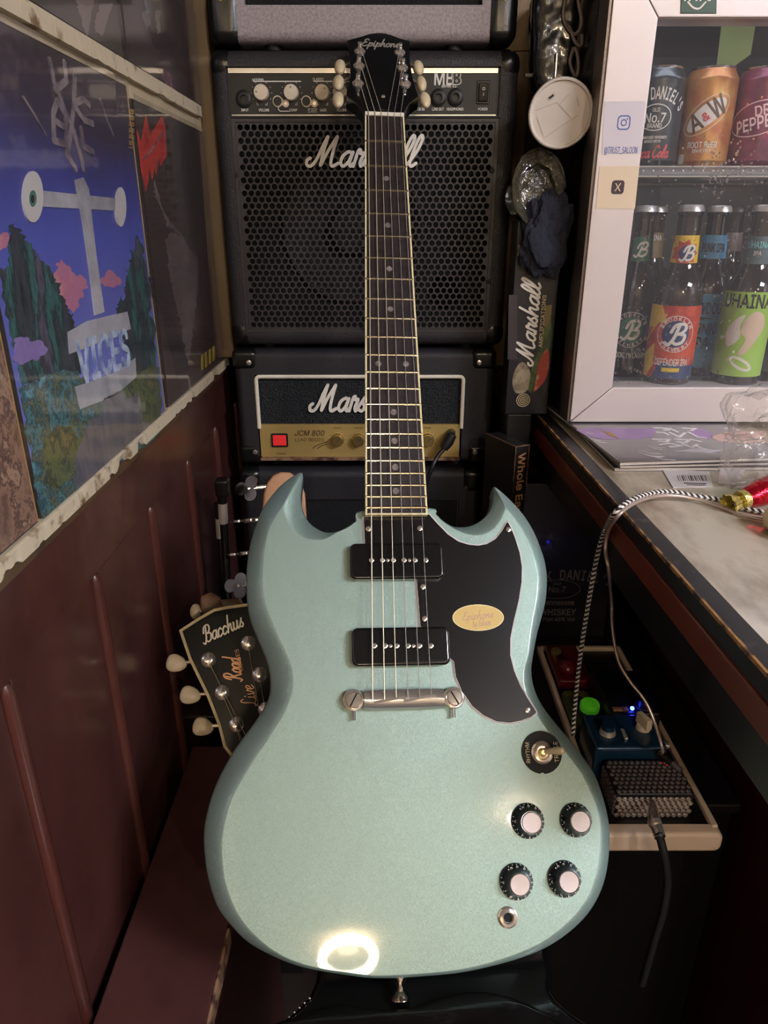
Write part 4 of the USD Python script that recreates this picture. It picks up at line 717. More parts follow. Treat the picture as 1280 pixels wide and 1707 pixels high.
# ------------------------------------------------------------------ black guitar with its headstock at the left
BP = Plane(ray(370, 1130) * .765, (1, .10, -.06), (-.08, .52, .80))
M('cream_edge', S(222, 200, 148), .35, coat=.3); M('maple', S(206, 156, 116), .4, coat=.4, var=(30, S(186, 132, 94), .45, .7)); M('brown_wood', S(134, 96, 58), .4, coat=.3, var=(40, S(98, 66, 40), .4, .7)); M('gold_script', S(212, 160, 120), .35, metal=.4)
cb = lambda x, y: (240 + x / 3.1625, 740 + y / 3.1625)
B = thing('black_guitar', 'black guitar with a cream-edged headstock leaning at the left of the teal guitar', 'guitar', BP.w((.12, -.4, 0))[0])
ho = [cb(*q) for q in [(202,988),(300,925),(372,884),(440,870),(545,856),(640,850),(760,835),(800,1000),(790,1200),(770,1400),(720,1560),(690,1760),(560,1800),(470,1640),(432,1590),(405,1480),(345,1325),(250,1130)]]
hpB = ccw(BP.pts(ho)); M('black_satin', S(9, 9, 10), .3, spec=.25); part(B, 'headstock', BP.put(pillow(hpB, -.004, 0, .0008, 2)), 'black_satin')
part(B, 'headstock_core', BP.put(ext(Polygon(hpB).buffer(.0034, join_style='mitre'), -.016, -.0028)), 'cream_edge')
hsB = B + '/headstock'
def wordB(a, b, s, h, mat, stroke=.09):
    pa, pb = BP.at(*cb(*a)), BP.at(*cb(*b)); d = pb - pa; part(hsB, 'script_logo', BP.put(ext(script(s, h, np.linalg.norm(d), stroke, .3), 0, .0003), *((pa + pb) / 2), .0001, math.atan2(d[1], d[0])), mat)
wordB((300, 1015), (512, 920), 'Bacchus', .0172, 'silver_trim', .1); wordB((470, 1255), (462, 1118), 'Road', .018, 'gold_script'); wordB((560, 1390), (535, 1275), 'Live', .016, 'gold_script', .06)
a_, b_ = BP.at(*cb(508, 1175)), BP.at(*cb(492, 1105)); part(hsB, 'lettering', BP.put(text('SERIES', .004, .0003, width=.024), *((a_ + b_) / 2), .0001, math.atan2(*(b_ - a_)[::-1])), 'gold_script')
bpost = [((340, 1138), (172, 1157)), ((413, 1310), (245, 1325)), ((487, 1478), (312, 1492)), ((550, 1050), None), ((608, 1215), None), ((640, 1400), None)]; bt_ = []
for (a, b) in bpost:
    x, y = BP.at(*cb(*a)); tn = part(B, 'tuner', BP.put(lathe([(0, 0), (.0078, 0), (.0080, .001), (.0062, .0024), (.003, .0028), (.003, .0105), (.0034, .0115), (.003, .0135), (0, .014)], 20), x, y, 0), 'chrome'); bt_.append(BP.w((x, y, .008))[0])
    if b:
        bx, by = BP.at(*cb(*b), -.01); part(tn, 'shaft', BP.put(rod((x, y, -.01), (bx, by, -.01), .0021)), 'nickel'); q = ball(1, 3); v = q.vertices * (.0112, .0096, .0045); v[:, 0] -= .003 * (v[:, 1] / .0096) ** 2; q.vertices = v; part(tn, 'button', BP.put(q, bx, by, -.01, -.2), 'button_cream')
nd = BP.at(*cb(640, 1700)); ne = nd + np.array([.075, -.157]); ndir = (ne - nd) / np.linalg.norm(ne - nd); nperp = np.array([ndir[1], -ndir[0]])
for k, t in enumerate(bt_):
    x, y = nd + nperp * (-.0001 + (.007 * ((2, 1, 0, 3, 4, 5)[k] - 2.5))) * -1; part(B, 'string', tube([t, (t + BP.w((x, y, .003))[0]) / 2, BP.w((x, y, .003))[0], BP.w((x + ndir[0] * .17, y + ndir[1] * .17, .004))[0]], .0003, 5), 'string_wound')
nk = np.array([nd + nperp * .022, nd - nperp * .022, ne - nperp * .028, ne + nperp * .028]); part(B, 'neck', BP.put(pillow(nk, -.02, 0, .004, 2)), 'brown_wood')
# bass headstock with clover keys, behind the horn of the teal guitar
M('clover_metal', S(150, 142, 138), .22, metal=1)
KP = Plane(ray(430, 850) * .93, (1, .15, 0), (0, .35, .93))
K = thing('bass_guitar', 'bass guitar with a pale maple headstock and chrome clover keys behind the left horn', 'guitar', KP.w((.1, -.5, 0))[0])
kp = [cb(*q) for q in [(628,420),(624,330),(630,260),(648,205),(680,165),(720,148),(770,150),(820,185),(850,260),(860,420),(880,620),(900,900),(900,1100),(760,1100),(660,900),(634,640)]]
part(K, 'headstock', KP.put(pillow(ccw(KP.pts(kp)), -.018, 0, .003, 3)), 'maple')
clo = unary_union([Point(.0095 * math.cos(a), .0095 * math.sin(a)).buffer(.0088) for a in np.radians((90, 210, 330))] + [Point(0, 0).buffer(.008)]).buffer(-.002).buffer(.002)
for (x, y), tilt in (((548, 236), 62), ((528, 407), 84), ((505, 580), 84), ((492, 748), 40)):
    px_, py_ = KP.at(*cb(x, y), -.009); m_ = roty(rotx(rotz(ext(clo, -.0014, .0014), 90), tilt if tilt > 70 else -14), -24 if tilt < 70 else 12); k_ = part(K, 'tuning_key', KP.put(m_, px_, py_, -.009), 'clover_metal', smooth=30)
    part(k_, 'shaft', KP.put(rod((px_, py_, -.009), (px_ + .036, py_ + .002, -.009), .003)), 'nickel')
n0_ = KP.at(*cb(880, 1000)); part(K, 'neck', KP.put(pillow(np.array([n0_ + (-.022, 0), n0_ + (.022, 0), n0_ + (.026, -.12), n0_ + (-.026, -.12)]), -.02, 0, .004, 2)), 'brown_wood')
# folded stand with two black tubes
SPn = Plane((0, .86, 0), (1, 0, 0), (0, 0, 1))
sd = thing('folded_stand', 'folded black stand with two thin tubes between the panelling and the amplifiers', 'stand', SPn.w((-.2, -1.1, 0))[0])
M('tube_black', S(20, 19, 20), .25, coat=.5)
for a, b, r in (((363, 838), (374, 1000), .0045), ((369, 812), (380, 1010), .006)):
    p, q = SPn.hit(*cb(*((a[0] - 240) * 3.1625, (a[1] - 740) * 3.1625))), SPn.hit(*b); d = (q - p) / np.linalg.norm(q - p); t_ = part(sd, 'tube', rod(p, p + d * .62, r, 14), 'tube_black'); part(t_, 'band', rod(p + d * .022, p + d * .05, r * 1.1, 14), 'silver_trim')
part(sd, 'clamp', lift(rbox(-.009, .009, -.009, .009, -.012, .012, .004), *SPn.hit(371, 812)), 'tube_black'); part(sd, 'foot', rbox(*np.array([SPn.hit(374, 1000)[0] - .05, SPn.hit(374, 1000)[0] + .09, .82, .9]), FLOOR, FLOOR + .55, .01), 'tube_black')
# brown headstock corner with one cream button
WPl = Plane(ray(348, 1000) * .83, (1, .1, 0), (0, .5, .86))
wg = thing('brown_guitar', 'brown wooden headstock with a cream button peeping over the black headstock', 'guitar', WPl.w((0, -.2, 0))[0])
part(wg, 'headstock', WPl.put(pillow(ccw(WPl.pts([cb(*q) for q in [(292,830),(300,800),(345,782),(385,800),(412,842),(440,900),(460,960),(360,960),(300,880)]])), -.016, 0, .003, 2)), 'brown_wood')
x, y = WPl.at(*cb(266, 885)); q = ball(1, 3); q.vertices = q.vertices * (.0065, .0095, .0045); part(wg, 'button', WPl.put(q, x, y, -.008), 'button_cream'); part(wg, 'shaft', WPl.put(rod((x, y, -.008), (x + .018, y + .001, -.008), .002)), 'nickel')
part(wg, 'neck', WPl.put(pillow(np.array([(.0, .0), (.035, .0), (.12, -.16), (.085, -.16)]), -.02, -.002, .004, 2)), 'brown_wood')
# ------------------------------------------------------------------ black stool seat under the guitar
M('vinyl_black', S(9, 9, 10), .2, coat=.7, coat_rough=.05, bump=(50, .03, 'noise')); M('stud', S(190, 184, 176), .25, metal=1); M('black_metal', S(20, 20, 22), .4, metal=.4)
STZ = float(BTN[2]) + .0008
stl = thing('stool', 'black glossy vinyl stool seat that the teal guitar stands on', 'stool', (0, .45, FLOOR))
so = [(-.105, .335), (-.06, .38), (-.055, .43), (-.04, .52), (.0, .55), (.12, .54), (.145, .47), (.14, .40), (.14, .375), (.185, .335), (.20, .29), (.16, .24), (-.06, .24), (-.115, .28)]
part(stl, 'seat', pillow(catmull(so, 4, True), STZ - .05, STZ, .008, 4), 'vinyl_black')
pad = [PS.at(*q) for q in [(440,1716),(470,1704),(500,1698),(545,1682),(574,1676),(605,1681),(640,1685),(687,1682),(710,1676),(734,1666),(758,1659),(780,1656),(805,1656),(827,1659),(852,1665),(874,1673),(905,1688),(940,1712)]]
pad = np.vstack([pad, [(.13, .25), (-.07, .25)]]); part(stl, 'front_pad', pillow(pad, STZ - .002, STZ + .008, .005, 4), 'vinyl_black')
for t in np.linspace(0, 1, 12): a = np.array((-.1035, .337)) * (1 - t) + np.array((-.0635, .377)) * t; part(stl, 'stud', lift(ball(.0014, 1), a[0] + .004, a[1] - .002, STZ), 'stud')
part(stl, 'column', lift(cyl(.03, STZ - .05 - FLOOR - .02, 20), .04, .45, FLOOR + .02), 'black_metal'); part(stl, 'base', lift(lathe([(0, 0), (.16, 0), (.16, .01), (.03, .03), (0, .03)], 32), .04, .45, FLOOR), 'black_metal')

# ------------------------------------------------------------------ bar counter
M('marble', S(204, 192, 172), .3, coat=.3, coat_rough=.1, var=(15, S(150, 132, 106), .47, .66, 8.0, (1, .4, 1))); M('edge_black', S(34, 30, 31), .45, var=(46, S(78, 72, 74), .58, .74)); M('worn_gold', S(172, 126, 76), .5, var=(70, S(60, 40, 30), .46, .6)); M('red_strip', S(122, 54, 40), .4, coat=.3, coat_rough=.15, var=(6, S(94, 40, 32), .4, .7))
M('apron_black', S(32, 29, 33), .35, coat=.3, coat_rough=.2, rvar=(10, .3, .5)); M('base_maroon', S(66, 24, 28), .4)
ex = lambda y, d=0: .2297 + (.87 - y) * .028 + d
def strip(d0, d1, z0, z1, y0=.33, y1=1.40, r=.0015): return pillow([(ex(y0, d0), y0), (ex(y0, d1), y0), (ex(y1, d1), y1), (ex(y1, d0), y1)], z0, z1, r, 2)
ct = thing('bar_counter', 'bar counter with a pale marbled top, worn black edge and red strip', 'counter', (.7, .7, FLOOR))
part(ct, 'worktop', ext([(ex(.33, .0185), .33), (1.3, .33), (1.3, 1.40), (ex(1.4, .0185), 1.4)], ZC - .02, ZC), 'marble')
part(ct, 'edge_band', strip(.0005, .0185, ZC - .0175, ZC + .0003), 'edge_black')
ys = np.arange(.33, 1.40, .004); wv = .0012 + .0014 * np.clip(meshkit.fbm(np.c_[ys * 40, ys * 0, ys * 0], 4, 2), 0, 1)
v = np.vstack([np.c_[ex(ys, -.0003) , ys, np.full(len(ys), ZC) - wv * 1.3], np.c_[ex(ys, -.0002), ys, np.full(len(ys), ZC + .0005)], np.c_[ex(ys, 0) + wv, ys, np.full(len(ys), ZC + .0006)]]); i = np.arange(len(ys) - 1); n_ = len(ys)
part(ct, 'worn_corner', trimesh.Trimesh(v, np.vstack([np.c_[a * n_ + i, a * n_ + i + 1, (a + 1) * n_ + i + 1] for a in (0, 1)] + [np.c_[a * n_ + i, (a + 1) * n_ + i + 1, (a + 1) * n_ + i] for a in (0, 1)]), process=False), 'worn_gold')
part(ct, 'upper_fascia', strip(.0012, .03, -.2862, ZC - .0175), 'apron_black'); part(ct, 'red_strip', strip(-.001, .03, -.309, -.2862, r=.002), 'red_strip'); part(ct, 'lower_fascia', strip(.0015, .03, -.347, -.309), 'apron_black')
part(ct, 'underside', ext([(ex(.33, .03), .33), (1.3, .33), (1.3, 1.4), (ex(1.4, .03), 1.4)], ZC - .04, ZC - .02), 'black_board'); part(ct, 'base_panel', box(.42, 1.3, .36, 1.4, FLOOR, ZC - .04), 'base_maroon')

# low black cabinet that carries the tray, the carton and the book
lc = thing('low_cabinet', 'low black cabinet under the counter beneath the pedal tray', 'cabinet', (.28, .95, FLOOR)); M('cabinet_black', S(9, 8, 9), .6, spec=.3); part(lc, 'body', rbox(.172, .40, .62, 1.32, FLOOR, -.622, .004), 'cabinet_black'); part(lc, 'top', rbox(.170, .402, .61, 1.33, -.622, ZT - .008, .003), 'black_board')

# ------------------------------------------------------------------ drinks fridge
M('alu', S(214, 203, 200), .42, metal=.25, coat=.2, coat_rough=.2, bump=(30, .02, 'noise')); M('alu_side', S(120, 108, 100), .35, metal=.6); M('fridge_black', S(26, 23, 25), .3, coat=.4, coat_rough=.1, rvar=(8, .22, .4)); M('liner', S(104, 106, 110), .5); M('gasket', S(40, 38, 40), .6)
FILM('fridge_glass', rough=.02, base=.05, haze=.10, hcol=S(170, 172, 184)); FILM('rail_clear', tint=(.8, .82, .85), rough=.1, haze=.25, hcol=S(190, 192, 196)); M('droplet', (1, 1, 1), .02, trans=1, ior=1.33); EM('led', S(235, 240, 255), 4.0)
fx0, fx1, fz0, fz1 = .2475, .70, -.2545, .30; gx0, gx1, gz0, gz1 = .302, .645, -.207, .2035
fr_ = thing('drinks_fridge', 'silver-framed glass-door drinks fridge on the counter', 'fridge', (.47, 1.15, ZC))
part(fr_, 'body', man(mrbox(fx0, fx1, .982, 1.405, fz0, .33, .006) - mbox(.283, .664, .97, 1.36, -.2115, .245)), 'fridge_black')
part(fr_, 'liner', man(mbox(.2832, .6638, .984, 1.359, -.2113, .2448) - mbox(.285, .662, .98, 1.357, -.2097, .243)), 'liner')
inn = [(gx0, gz0), (gx1, gz0), (gx1, gz1), (gx0, gz1)]; out_ = [(fx0 + .0025, fz0), (fx1, fz0), (fx1, .272), (fx0 + .0025, .272)]
for k in range(4):
    a, b = k, (k + 1) % 4; q = np.array([out_[a], out_[b], inn[b], inn[a]]); q = inset(ccw(q), .0003); part(fr_, 'door_rail', PD.put(pillow(q, -.04, 0, .0015, 2)), 'alu')
part(fr_, 'door_side', box(fx0 - .0005, fx0 + .0025, YD + .003, YD + .045, fz0, .272), 'alu_side')
part(fr_, 'top_panel', rbox(fx0, fx1, YD, .98, .275, .33, .003), 'fridge_black'); part(fr_, 'gasket', PD.put(ext(shapely.box(fx0 + .01, fz0 + .004, fx1 - .01, .268).difference(shapely.box(gx0 - .006, gz0 - .006, gx1 + .006, gz1 + .006)), -.052, -.04)), 'gasket')
gl = part(fr_, 'glass', sheet([(gx0 - .004, YD + .008, gz0 - .004), (gx1 + .004, YD + .008, gz0 - .004), (gx1 + .004, YD + .008, gz1 + .004), (gx0 - .004, YD + .008, gz1 + .004)]), 'fridge_glass', smooth=False)
dr = []
for k in range(420):
    x = rng.uniform(gx0 + .004, .47); z = gz0 + .004 + abs(rng.normal(0, .16)); rd = rng.uniform(.0006, .0014) * (1.5 if rng.random() < .1 else 1)
    if z > .19 or (z > .075 and rng.random() < .85): continue
    s = ball(rd, 1); s.vertices = s.vertices * (1, .45, rng.uniform(1, 1.6)) + (x, YD + .0079, z); dr.append(s)
for k in range(120): s = ball(rng.uniform(.0005, .0013), 1); s.vertices = s.vertices * (1, .45, 1.3) + (rng.normal(.405, .02), YD + .0079, rng.normal(.052, .016)); dr.append(s)
p = part(fr_, 'condensation', cat(dr), 'droplet'); tag(stage.GetPrimAtPath(p), kind='stuff')
SHZ = .0585
sh = part(fr_, 'shelf', cat([rod((x, 1.0, SHZ - .003), (x, 1.35, SHZ - .003), .0015, 6) for x in np.arange(.29, .662, .0155)] + [rod((.286, y, SHZ - .005), (.661, y, SHZ - .005), .002, 6) for y in (1.0, 1.17, 1.35)]), 'nickel')
part(sh, 'price_rail', rbox(.286, .661, .988, .992, SHZ - .011, SHZ + .001, .001), 'rail_clear'); part(sh, 'rail_edge', cat([rod((.286, .9875, z), (.661, .9875, z), .0009, 6) for z in (SHZ - .0105, SHZ + .0008)]), 'silver_trim')
for x in np.arange(.30, .66, .0125): part(sh, 'rail_stud', lift(ball(.0013, 1), x, .987, SHZ - .004), 'white_print')
part(fr_, 'lamp', rbox(.30, .65, .995, 1.01, .232, .240, .002), 'led')
M('tag_green', S(150, 162, 90), .6); part(fr_, 'hanging_tag', lift(ext([(0, .06), (.046, .06), (.046, .018), (.02, 0), (.002, .004)], 0, .0006), 0, 0, 0).apply_transform(Plane((.452, 1.13, .187), (1, 0, 0), (0, 0, 1)).mat()), 'tag_green')
M('paper_lilac', S(214, 206, 214), .5); M('paper_cream', S(226, 206, 178), .5); M('ink_blue', S(86, 106, 170), .5); M('ink_dark', S(60, 40, 44), .5); M('badge_green', S(38, 78, 56), .4)
PDs = lambda q: PD.pts([(840 + x / 2.909, y / 2.909) for x, y in q])
s1 = part(fr_, 'sticker', PD.put(ext(PDs([(487, 492), (684, 490), (664, 745), (474, 745)]), .0002, .0005)), 'paper_lilac'); (ax_, az_) = PDs([(580, 595)])[0]
gly = Polygon(rrect(.0150, .0150, .004)).difference(Polygon(rrect(.0122, .0122, .003))).union(Point(0, 0).buffer(.0036).difference(Point(0, 0).buffer(.0024))).union(Point(.0038, .0038).buffer(.0009)); part(s1, 'emblem', PD.put(ext(gly, .0005, .0007), ax_, az_), 'ink_blue')
ta, tb = PDs([(486, 728), (646, 728)]); part(s1, 'lettering', PD.put(text('@TRUST_SALOON', .0068, .0003, width=tb[0] - ta[0]), (ta[0] + tb[0]) / 2, ta[1], .0005), 'ink_blue')
s2 = part(fr_, 'sticker', PD.put(ext(PDs([(463, 805), (656, 805), (634, 1012), (444, 1012)]), .0002, .0005)), 'paper_cream'); (ax_, az_) = PDs([(551, 908)])[0]
part(s2, 'emblem', PD.put(ext(Polygon(rrect(.0150, .0150, .0035)), .0005, .0007), ax_, az_), 'ink_dark'); part(s2, 'lettering', PD.put(text('X', .0088, .0003), ax_, az_, .0007), 'paper_cream')
bd = part(fr_, 'badge', PD.put(pillow(PDs([(858, -60), (1032, -60), (1028, 66), (856, 66)]), .0002, .0012, .0004, 2)), 'badge_green'); part(bd, 'emblem', PD.put(ext(LineString(catmull(PDs([(890, 12), (915, 38), (945, 42), (975, 12)]))).buffer(.0009), .0012, .0015)), 'white_print'); part(bd, 'lettering', PD.put(ext(unary_union([LineString(PDs([(x, -14), (x + d, 2)])).buffer(.0011) for x, d in ((872, 4), (900, -2), (925, 6), (950, 0), (980, 8), (1000, -4))]), .0012, .0015)), 'white_print')

# cans
M('can_rim', S(214, 212, 210), .22, metal=1)
M('can_black', S(46, 54, 60), .3, metal=.2, coat=.3); M('can_orange', S(176, 104, 62), .35, metal=.35, var=(36, S(196, 150, 84), .42, .66)); M('can_wine', S(132, 54, 78), .35, metal=.3, var=(40, S(88, 30, 56), .42, .66)); M('ink_red', S(200, 66, 74), .4); M('ink_brown', S(92, 62, 46), .4); M('label_pale', S(214, 208, 200), .4); M('ink_pink', S(224, 190, 190), .4); M('ink_orange', S(226, 140, 90), .4)
def can(px, Y, label, mat):
    x = Plane((0, Y, 0), (1, 0, 0), (0, 0, 1)).at(px, 190)[0]; rz = -math.degrees(math.atan2(x, Y)); t = thing('drink_can', label, 'can', (x, Y, SHZ), 'drink cans on the top shelf of the fridge', rz=rz)
    part(t, 'body', lathe([(0, .004), (.02, .003), (.0245, 0), (.027, .004), (.0331, .011), (.0331, .104), (.0322, .1075), (.0278, .1155), (.0272, .1172)], 40), mat, local=True)
    part(t, 'lid', lathe([(.0272, .1172), (.0276, .1178), (.0279, .1195), (.0266, .120), (.0258, .117), (0, .1165)], 40), 'can_rim', local=True); return t
RC = .0333
def cl(par, name, mesh, mat, z=0, x=0, out=0, R=RC): return part(par, name, bend(lift(mesh, x, z, out), R), mat, local=True)
elp = lambda a, b, rot=0: affinity.rotate(Polygon(circ(a, 40, ry=b)), rot, origin=(0, 0))
k1 = can(1093, 1.07, 'dark slate drink can with white whiskey lettering and red script', 'can_black')
cl(k1, 'lettering', arc_text("JACK DANIEL'S", .0135, .050, -44, 44, sx=.48), 'label_pale', .0385); cl(k1, 'ring', ext(elp(.0205, .0155).difference(elp(.0193, .0143)), 0, .0003), 'label_pale', .061)
for s, h, z, w_ in (('OLD', .004, .0695, .009), ('No.7', .0105, .0605, .026), ('BRAND', .005, .0515, .018), ('TENNESSEE WHISKEY', .0032, .038, .036), ('MIXED WITH', .003, .0335, .02)): cl(k1, 'lettering', text(s, h, .0003, True, w_), 'label_pale', z)
cl(k1, 'script_lettering', ext(script('Coca-Cola'.replace('-', ' ') if False else 'Coca Cola', .014, .046, .13), 0, .0003), 'ink_red', .0215)
k2 = can(1178, 1.07, 'orange and brown root beer can in the middle of the top shelf', 'can_orange')
cl(k2, 'oval_border', ext(elp(.033, .0165, 38), 0, .0002), 'label_pale', .064); cl(k2, 'oval_band', ext(elp(.0322, .0157, 38), .0002, .0003), 'can_orange', .064); cl(k2, 'oval', ext(elp(.028, .0115, 38), .0003, .0004), 'label_pale', .064)
cl(k2, 'lettering', rotz(text('A', .021, .0003, True, .015), 30), 'ink_brown', .056, -.0125, .0005); cl(k2, 'lettering', rotz(text('W', .023, .0003, True, .019), 34), 'ink_brown', .073, .012, .0005); cl(k2, 'lettering', rotz(text('&', .0095, .0003, True), 30), 'ink_red', .062, -.0005, .0006)
cl(k2, 'lettering', text('ROOT BEER', .0068, .0003, True, .037), 'label_pale', .0295); cl(k2, 'lettering', text('SINCE 1919', .0036, .0003, True, .023), 'label_pale', .0225); cl(k2, 'allergen_box', ext(Polygon(rrect(.009, .012, .002)), 0, .0002), 'label_pale', .0135, -.0265)
k3 = can(1264, 1.07, 'wine-red drink can at the right of the top shelf', 'can_wine')
cl(k3, 'oval_border', ext(elp(.036, .020, 14), 0, .0002), 'ink_pink', .060); cl(k3, 'oval', ext(elp(.0348, .0188, 14), .0002, .0003), 'can_wine', .060)
cl(k3, 'lettering', rotz(text('DR', .0115, .0003, True, .017), 12), 'ink_pink', .0695, .004, .0004); cl(k3, 'lettering', rotz(text('PEPPER', .0145, .0003, True, .05), 12), 'ink_pink', .055, 0, .0004)
for a in range(14): cl(k3, 'bulb_mark', cyl(.0014, .0003, 8), 'ink_orange', .060 + .0235 * math.sin(a * .45 + .2) + .01 * math.cos(a * .45 + .2), .036 * math.cos(a * .45 + .2), .0002)

# bottles on the fridge floor
M('bottle_brown', S(24, 17, 15), .06, coat=1); M('bottle_dark', S(14, 13, 15), .06, coat=1); M('crown', S(204, 202, 200), .3, metal=.7, bump=(900, .4, 'noise')); M('crown_dark', S(70, 66, 64), .35, metal=.6)
M('lab_green', S(42, 104, 74), .4); M('lab_red', S(196, 76, 46), .4, var=(60, S(166, 50, 40), .45, .6)); M('lab_yellow', S(216, 180, 50), .4); M('lab_navy', S(44, 62, 104), .4); M('lab_blue', S(86, 162, 212), .4); M('lab_lime', S(150, 190, 78), .4); M('lab_slate', S(74, 94, 100), .4); M('lab_teal', S(120, 196, 196), .4); M('lab_skin', S(206, 182, 160), .45); M('lab_ochre', S(132, 112, 74), .4); M('ink_black', S(26, 28, 26), .4)
BZ, RB = -.2095, .0312
def bottle(px, py, Y, label, mat='bottle_brown', crown='crown', turn=0, h=.226, par=None):
    x = Plane((0, Y, 0), (1, 0, 0), (0, 0, 1)).at(px, py)[0]; rz = -math.degrees(math.atan2(x, Y)) + turn; t = thing('beer_bottle', label, 'bottle', (x, Y, BZ), 'beer bottles on the fridge floor', rz=rz); k = h / .226
    pr_ = [(0, .003), (.024, .001), (.0275, 0), (.0305, .004), (.0308, .02), (.0308, .110), (.030, .122), (.0265, .134), (.0205, .146), (.0165, .158), (.0146, .175), (.0136, .208), (.0137, .211), (.0152, .2125), (.0152, .216), (.0132, .218), (.013, .222), (0, .2225)]
    part(t, 'glass', lathe([(r, z * k) for r, z in pr_], 36), mat, local=True); part(t, 'crown_cap', lathe([(.0155, .2165 * k), (.0162, .2168 * k), (.0148, .2225 * k), (.013, .2245 * k), (0, .225 * k)], 21), crown, local=True); return t
def bl(t, name, mesh, mat, z, x=0, out=0): return part(t, name, bend(lift(mesh, x, z, out), RB), mat, local=True)
def neck_label(t, mat, z0, z1, hw_, name='neck_label', r0=.0172, r1=.0150):
    m = plate(hw_ * 2, z1 - z0, .0003, 0, (z0 + z1) / 2); v, f = trimesh.remesh.subdivide_to_size(m.vertices, m.faces, .006, max_iter=10); rr = r0 + (r1 - r0) * (v[:, 1] - z0) / (z1 - z0) + v[:, 2]; th = v[:, 0] / .016
    return part(t, name, trimesh.Trimesh(np.c_[rr * np.sin(th), -rr * np.cos(th), v[:, 1]], f, process=False), mat, local=True)
def nb(t, name, mesh, mat, z, x=0, r=.0165): return part(t, name, bend(lift(mesh, x, z, .0006), r), mat, local=True)
bee = lambda h: ext(script('B', h, h * .95, .16, .15), 0, .0004)
b1 = bottle(1052, 541, 1.035, 'brown beer bottle with a round green emblem, beside the door frame')
bl(b1, 'emblem_ring', ext(Point(0, 0).buffer(.0242), 0, .0002), 'label_pale', .066); bl(b1, 'emblem_field', ext(Point(0, 0).buffer(.0233), .0002, .0003), 'bottle_brown', .066); bl(b1, 'emblem', ext(Point(0, 0).buffer(.0170), .0003, .0004), 'lab_green', .066); bl(b1, 'script_letter', bee(.024), 'label_pale', .066, 0, .0005)
bl(b1, 'lettering', arc_text('BROOKLYN', .0042, .0202, -62, 62), 'label_pale', .066, 0, .0004); bl(b1, 'lettering', arc_text('BREWERY', .0042, .0202, 52, -52, inner=True).apply_transform(np.diag([-1, -1, 1, 1])), 'label_pale', .066, 0, .0004); bl(b1, 'lettering', text('BROOKLYN LAGER', .0072, .0003, True, .047), 'label_pale', .031); neck_label(b1, 'lab_green', .155, .186, .012); nb(b1, 'script_letter', bee(.017), 'label_pale', .170)
b2 = bottle(1121, 555, .975, 'brown beer bottle with a red and yellow label and a navy emblem')
bl(b2, 'label', plate(.084, .094, .0003, 0, 0), 'lab_red', .0575)
for q in ([(-.038, .047), (-.018, .047), (-.008, .025), (-.02, .025), (-.042, -.005), (-.028, .018), (-.042, .018)], [(-.042, -.02), (-.022, -.002), (-.02, -.03), (-.03, -.047), (-.036, -.047)]): bl(b2, 'burst', ext(q, .0003, .0005), 'lab_yellow', .0575)
bl(b2, 'foot_panel', ext([(-.02, -.047), (.042, -.047), (.042, -.03), (-.012, -.026)], .0003, .0005), 'lab_navy', .0575); bl(b2, 'emblem_ring', ext(Point(0, 0).buffer(.0235).difference(Point(0, 0).buffer(.0226)), .0005, .0007), 'label_pale', .069, .004); bl(b2, 'emblem', ext(Point(0, 0).buffer(.0170), .0005, .0006), 'lab_navy', .069, .004); bl(b2, 'script_letter', bee(.025), 'label_pale', .069, .004, .0007)
bl(b2, 'lettering', arc_text('BROOKLYN', .0046, .0198, -62, 62), 'label_pale', .069, .004, .0006); bl(b2, 'lettering', arc_text('BREWERY', .0046, .0198, 52, -52, inner=True).apply_transform(np.diag([-1, -1, 1, 1])), 'label_pale', .069, .004, .0006); bl(b2, 'lettering', text('DEFENDER IPA', .0085, .0003, True, .043), 'label_pale', .0325, .004, .0006); bl(b2, 'panel', plate(.022, .0052, .0003), 'lab_yellow', .0225, .004, .0006)
neck_label(b2, 'lab_yellow', .149, .189, .021); nb(b2, 'burst', ext([(r_ * math.cos(a), r_ * math.sin(a)) for r_, a in zip([.017, .012] * 9, np.linspace(0, 2 * math.pi, 19)[:-1])], 0, .0003), 'lab_red', .168, 0, .0164); nb(b2, 'emblem', ext(Point(0, 0).buffer(.0098), .0003, .0005), 'lab_navy', .168, .003, .0166); nb(b2, 'script_letter', bee(.017), 'label_pale', .168, .003, .0170)
b3 = bottle(1168, 541, 1.042, 'dark beer bottle with a tall light blue label behind the red-labelled one', 'bottle_dark')
bl(b3, 'label', plate(.058, .100, .0003), 'lab_blue', .063, .0)
for s, z, h in (('BREWDOG', .094, .0150), ('PUNK', .0665, .0150), ('IPA', .0475, .0150)): bl(b3, 'lettering', text(s, h, .0003, True, .05 if s == 'BREWDOG' else .036 if s == 'PUNK' else .025), 'ink_black', z, .0 if s == 'BREWDOG' else .002, .0004)
bl(b3, 'emblem', ext(unary_union([shapely.box(-.012, -.001, .012, .001), shapely.box(-.006, -.0025, -.001, .002)]), 0, .0003), 'ink_black', .081, .004, .0004); neck_label(b3, 'lab_blue', .158, .188, .022); nb(b3, 'lettering', text('PUNK IPA', .011, .0003, True, .031), 'ink_dark', .172)
b4 = bottle(1236, 562, .972, 'dark beer bottle with a lime green pictorial label', 'bottle_dark')
bl(b4, 'label', plate(.086, .108, .0003), 'lab_lime', .068); bl(b4, 'lettering', text('UHAINA', .0165, .0003, True, .062), 'ink_black', .1105, 0, .0004)
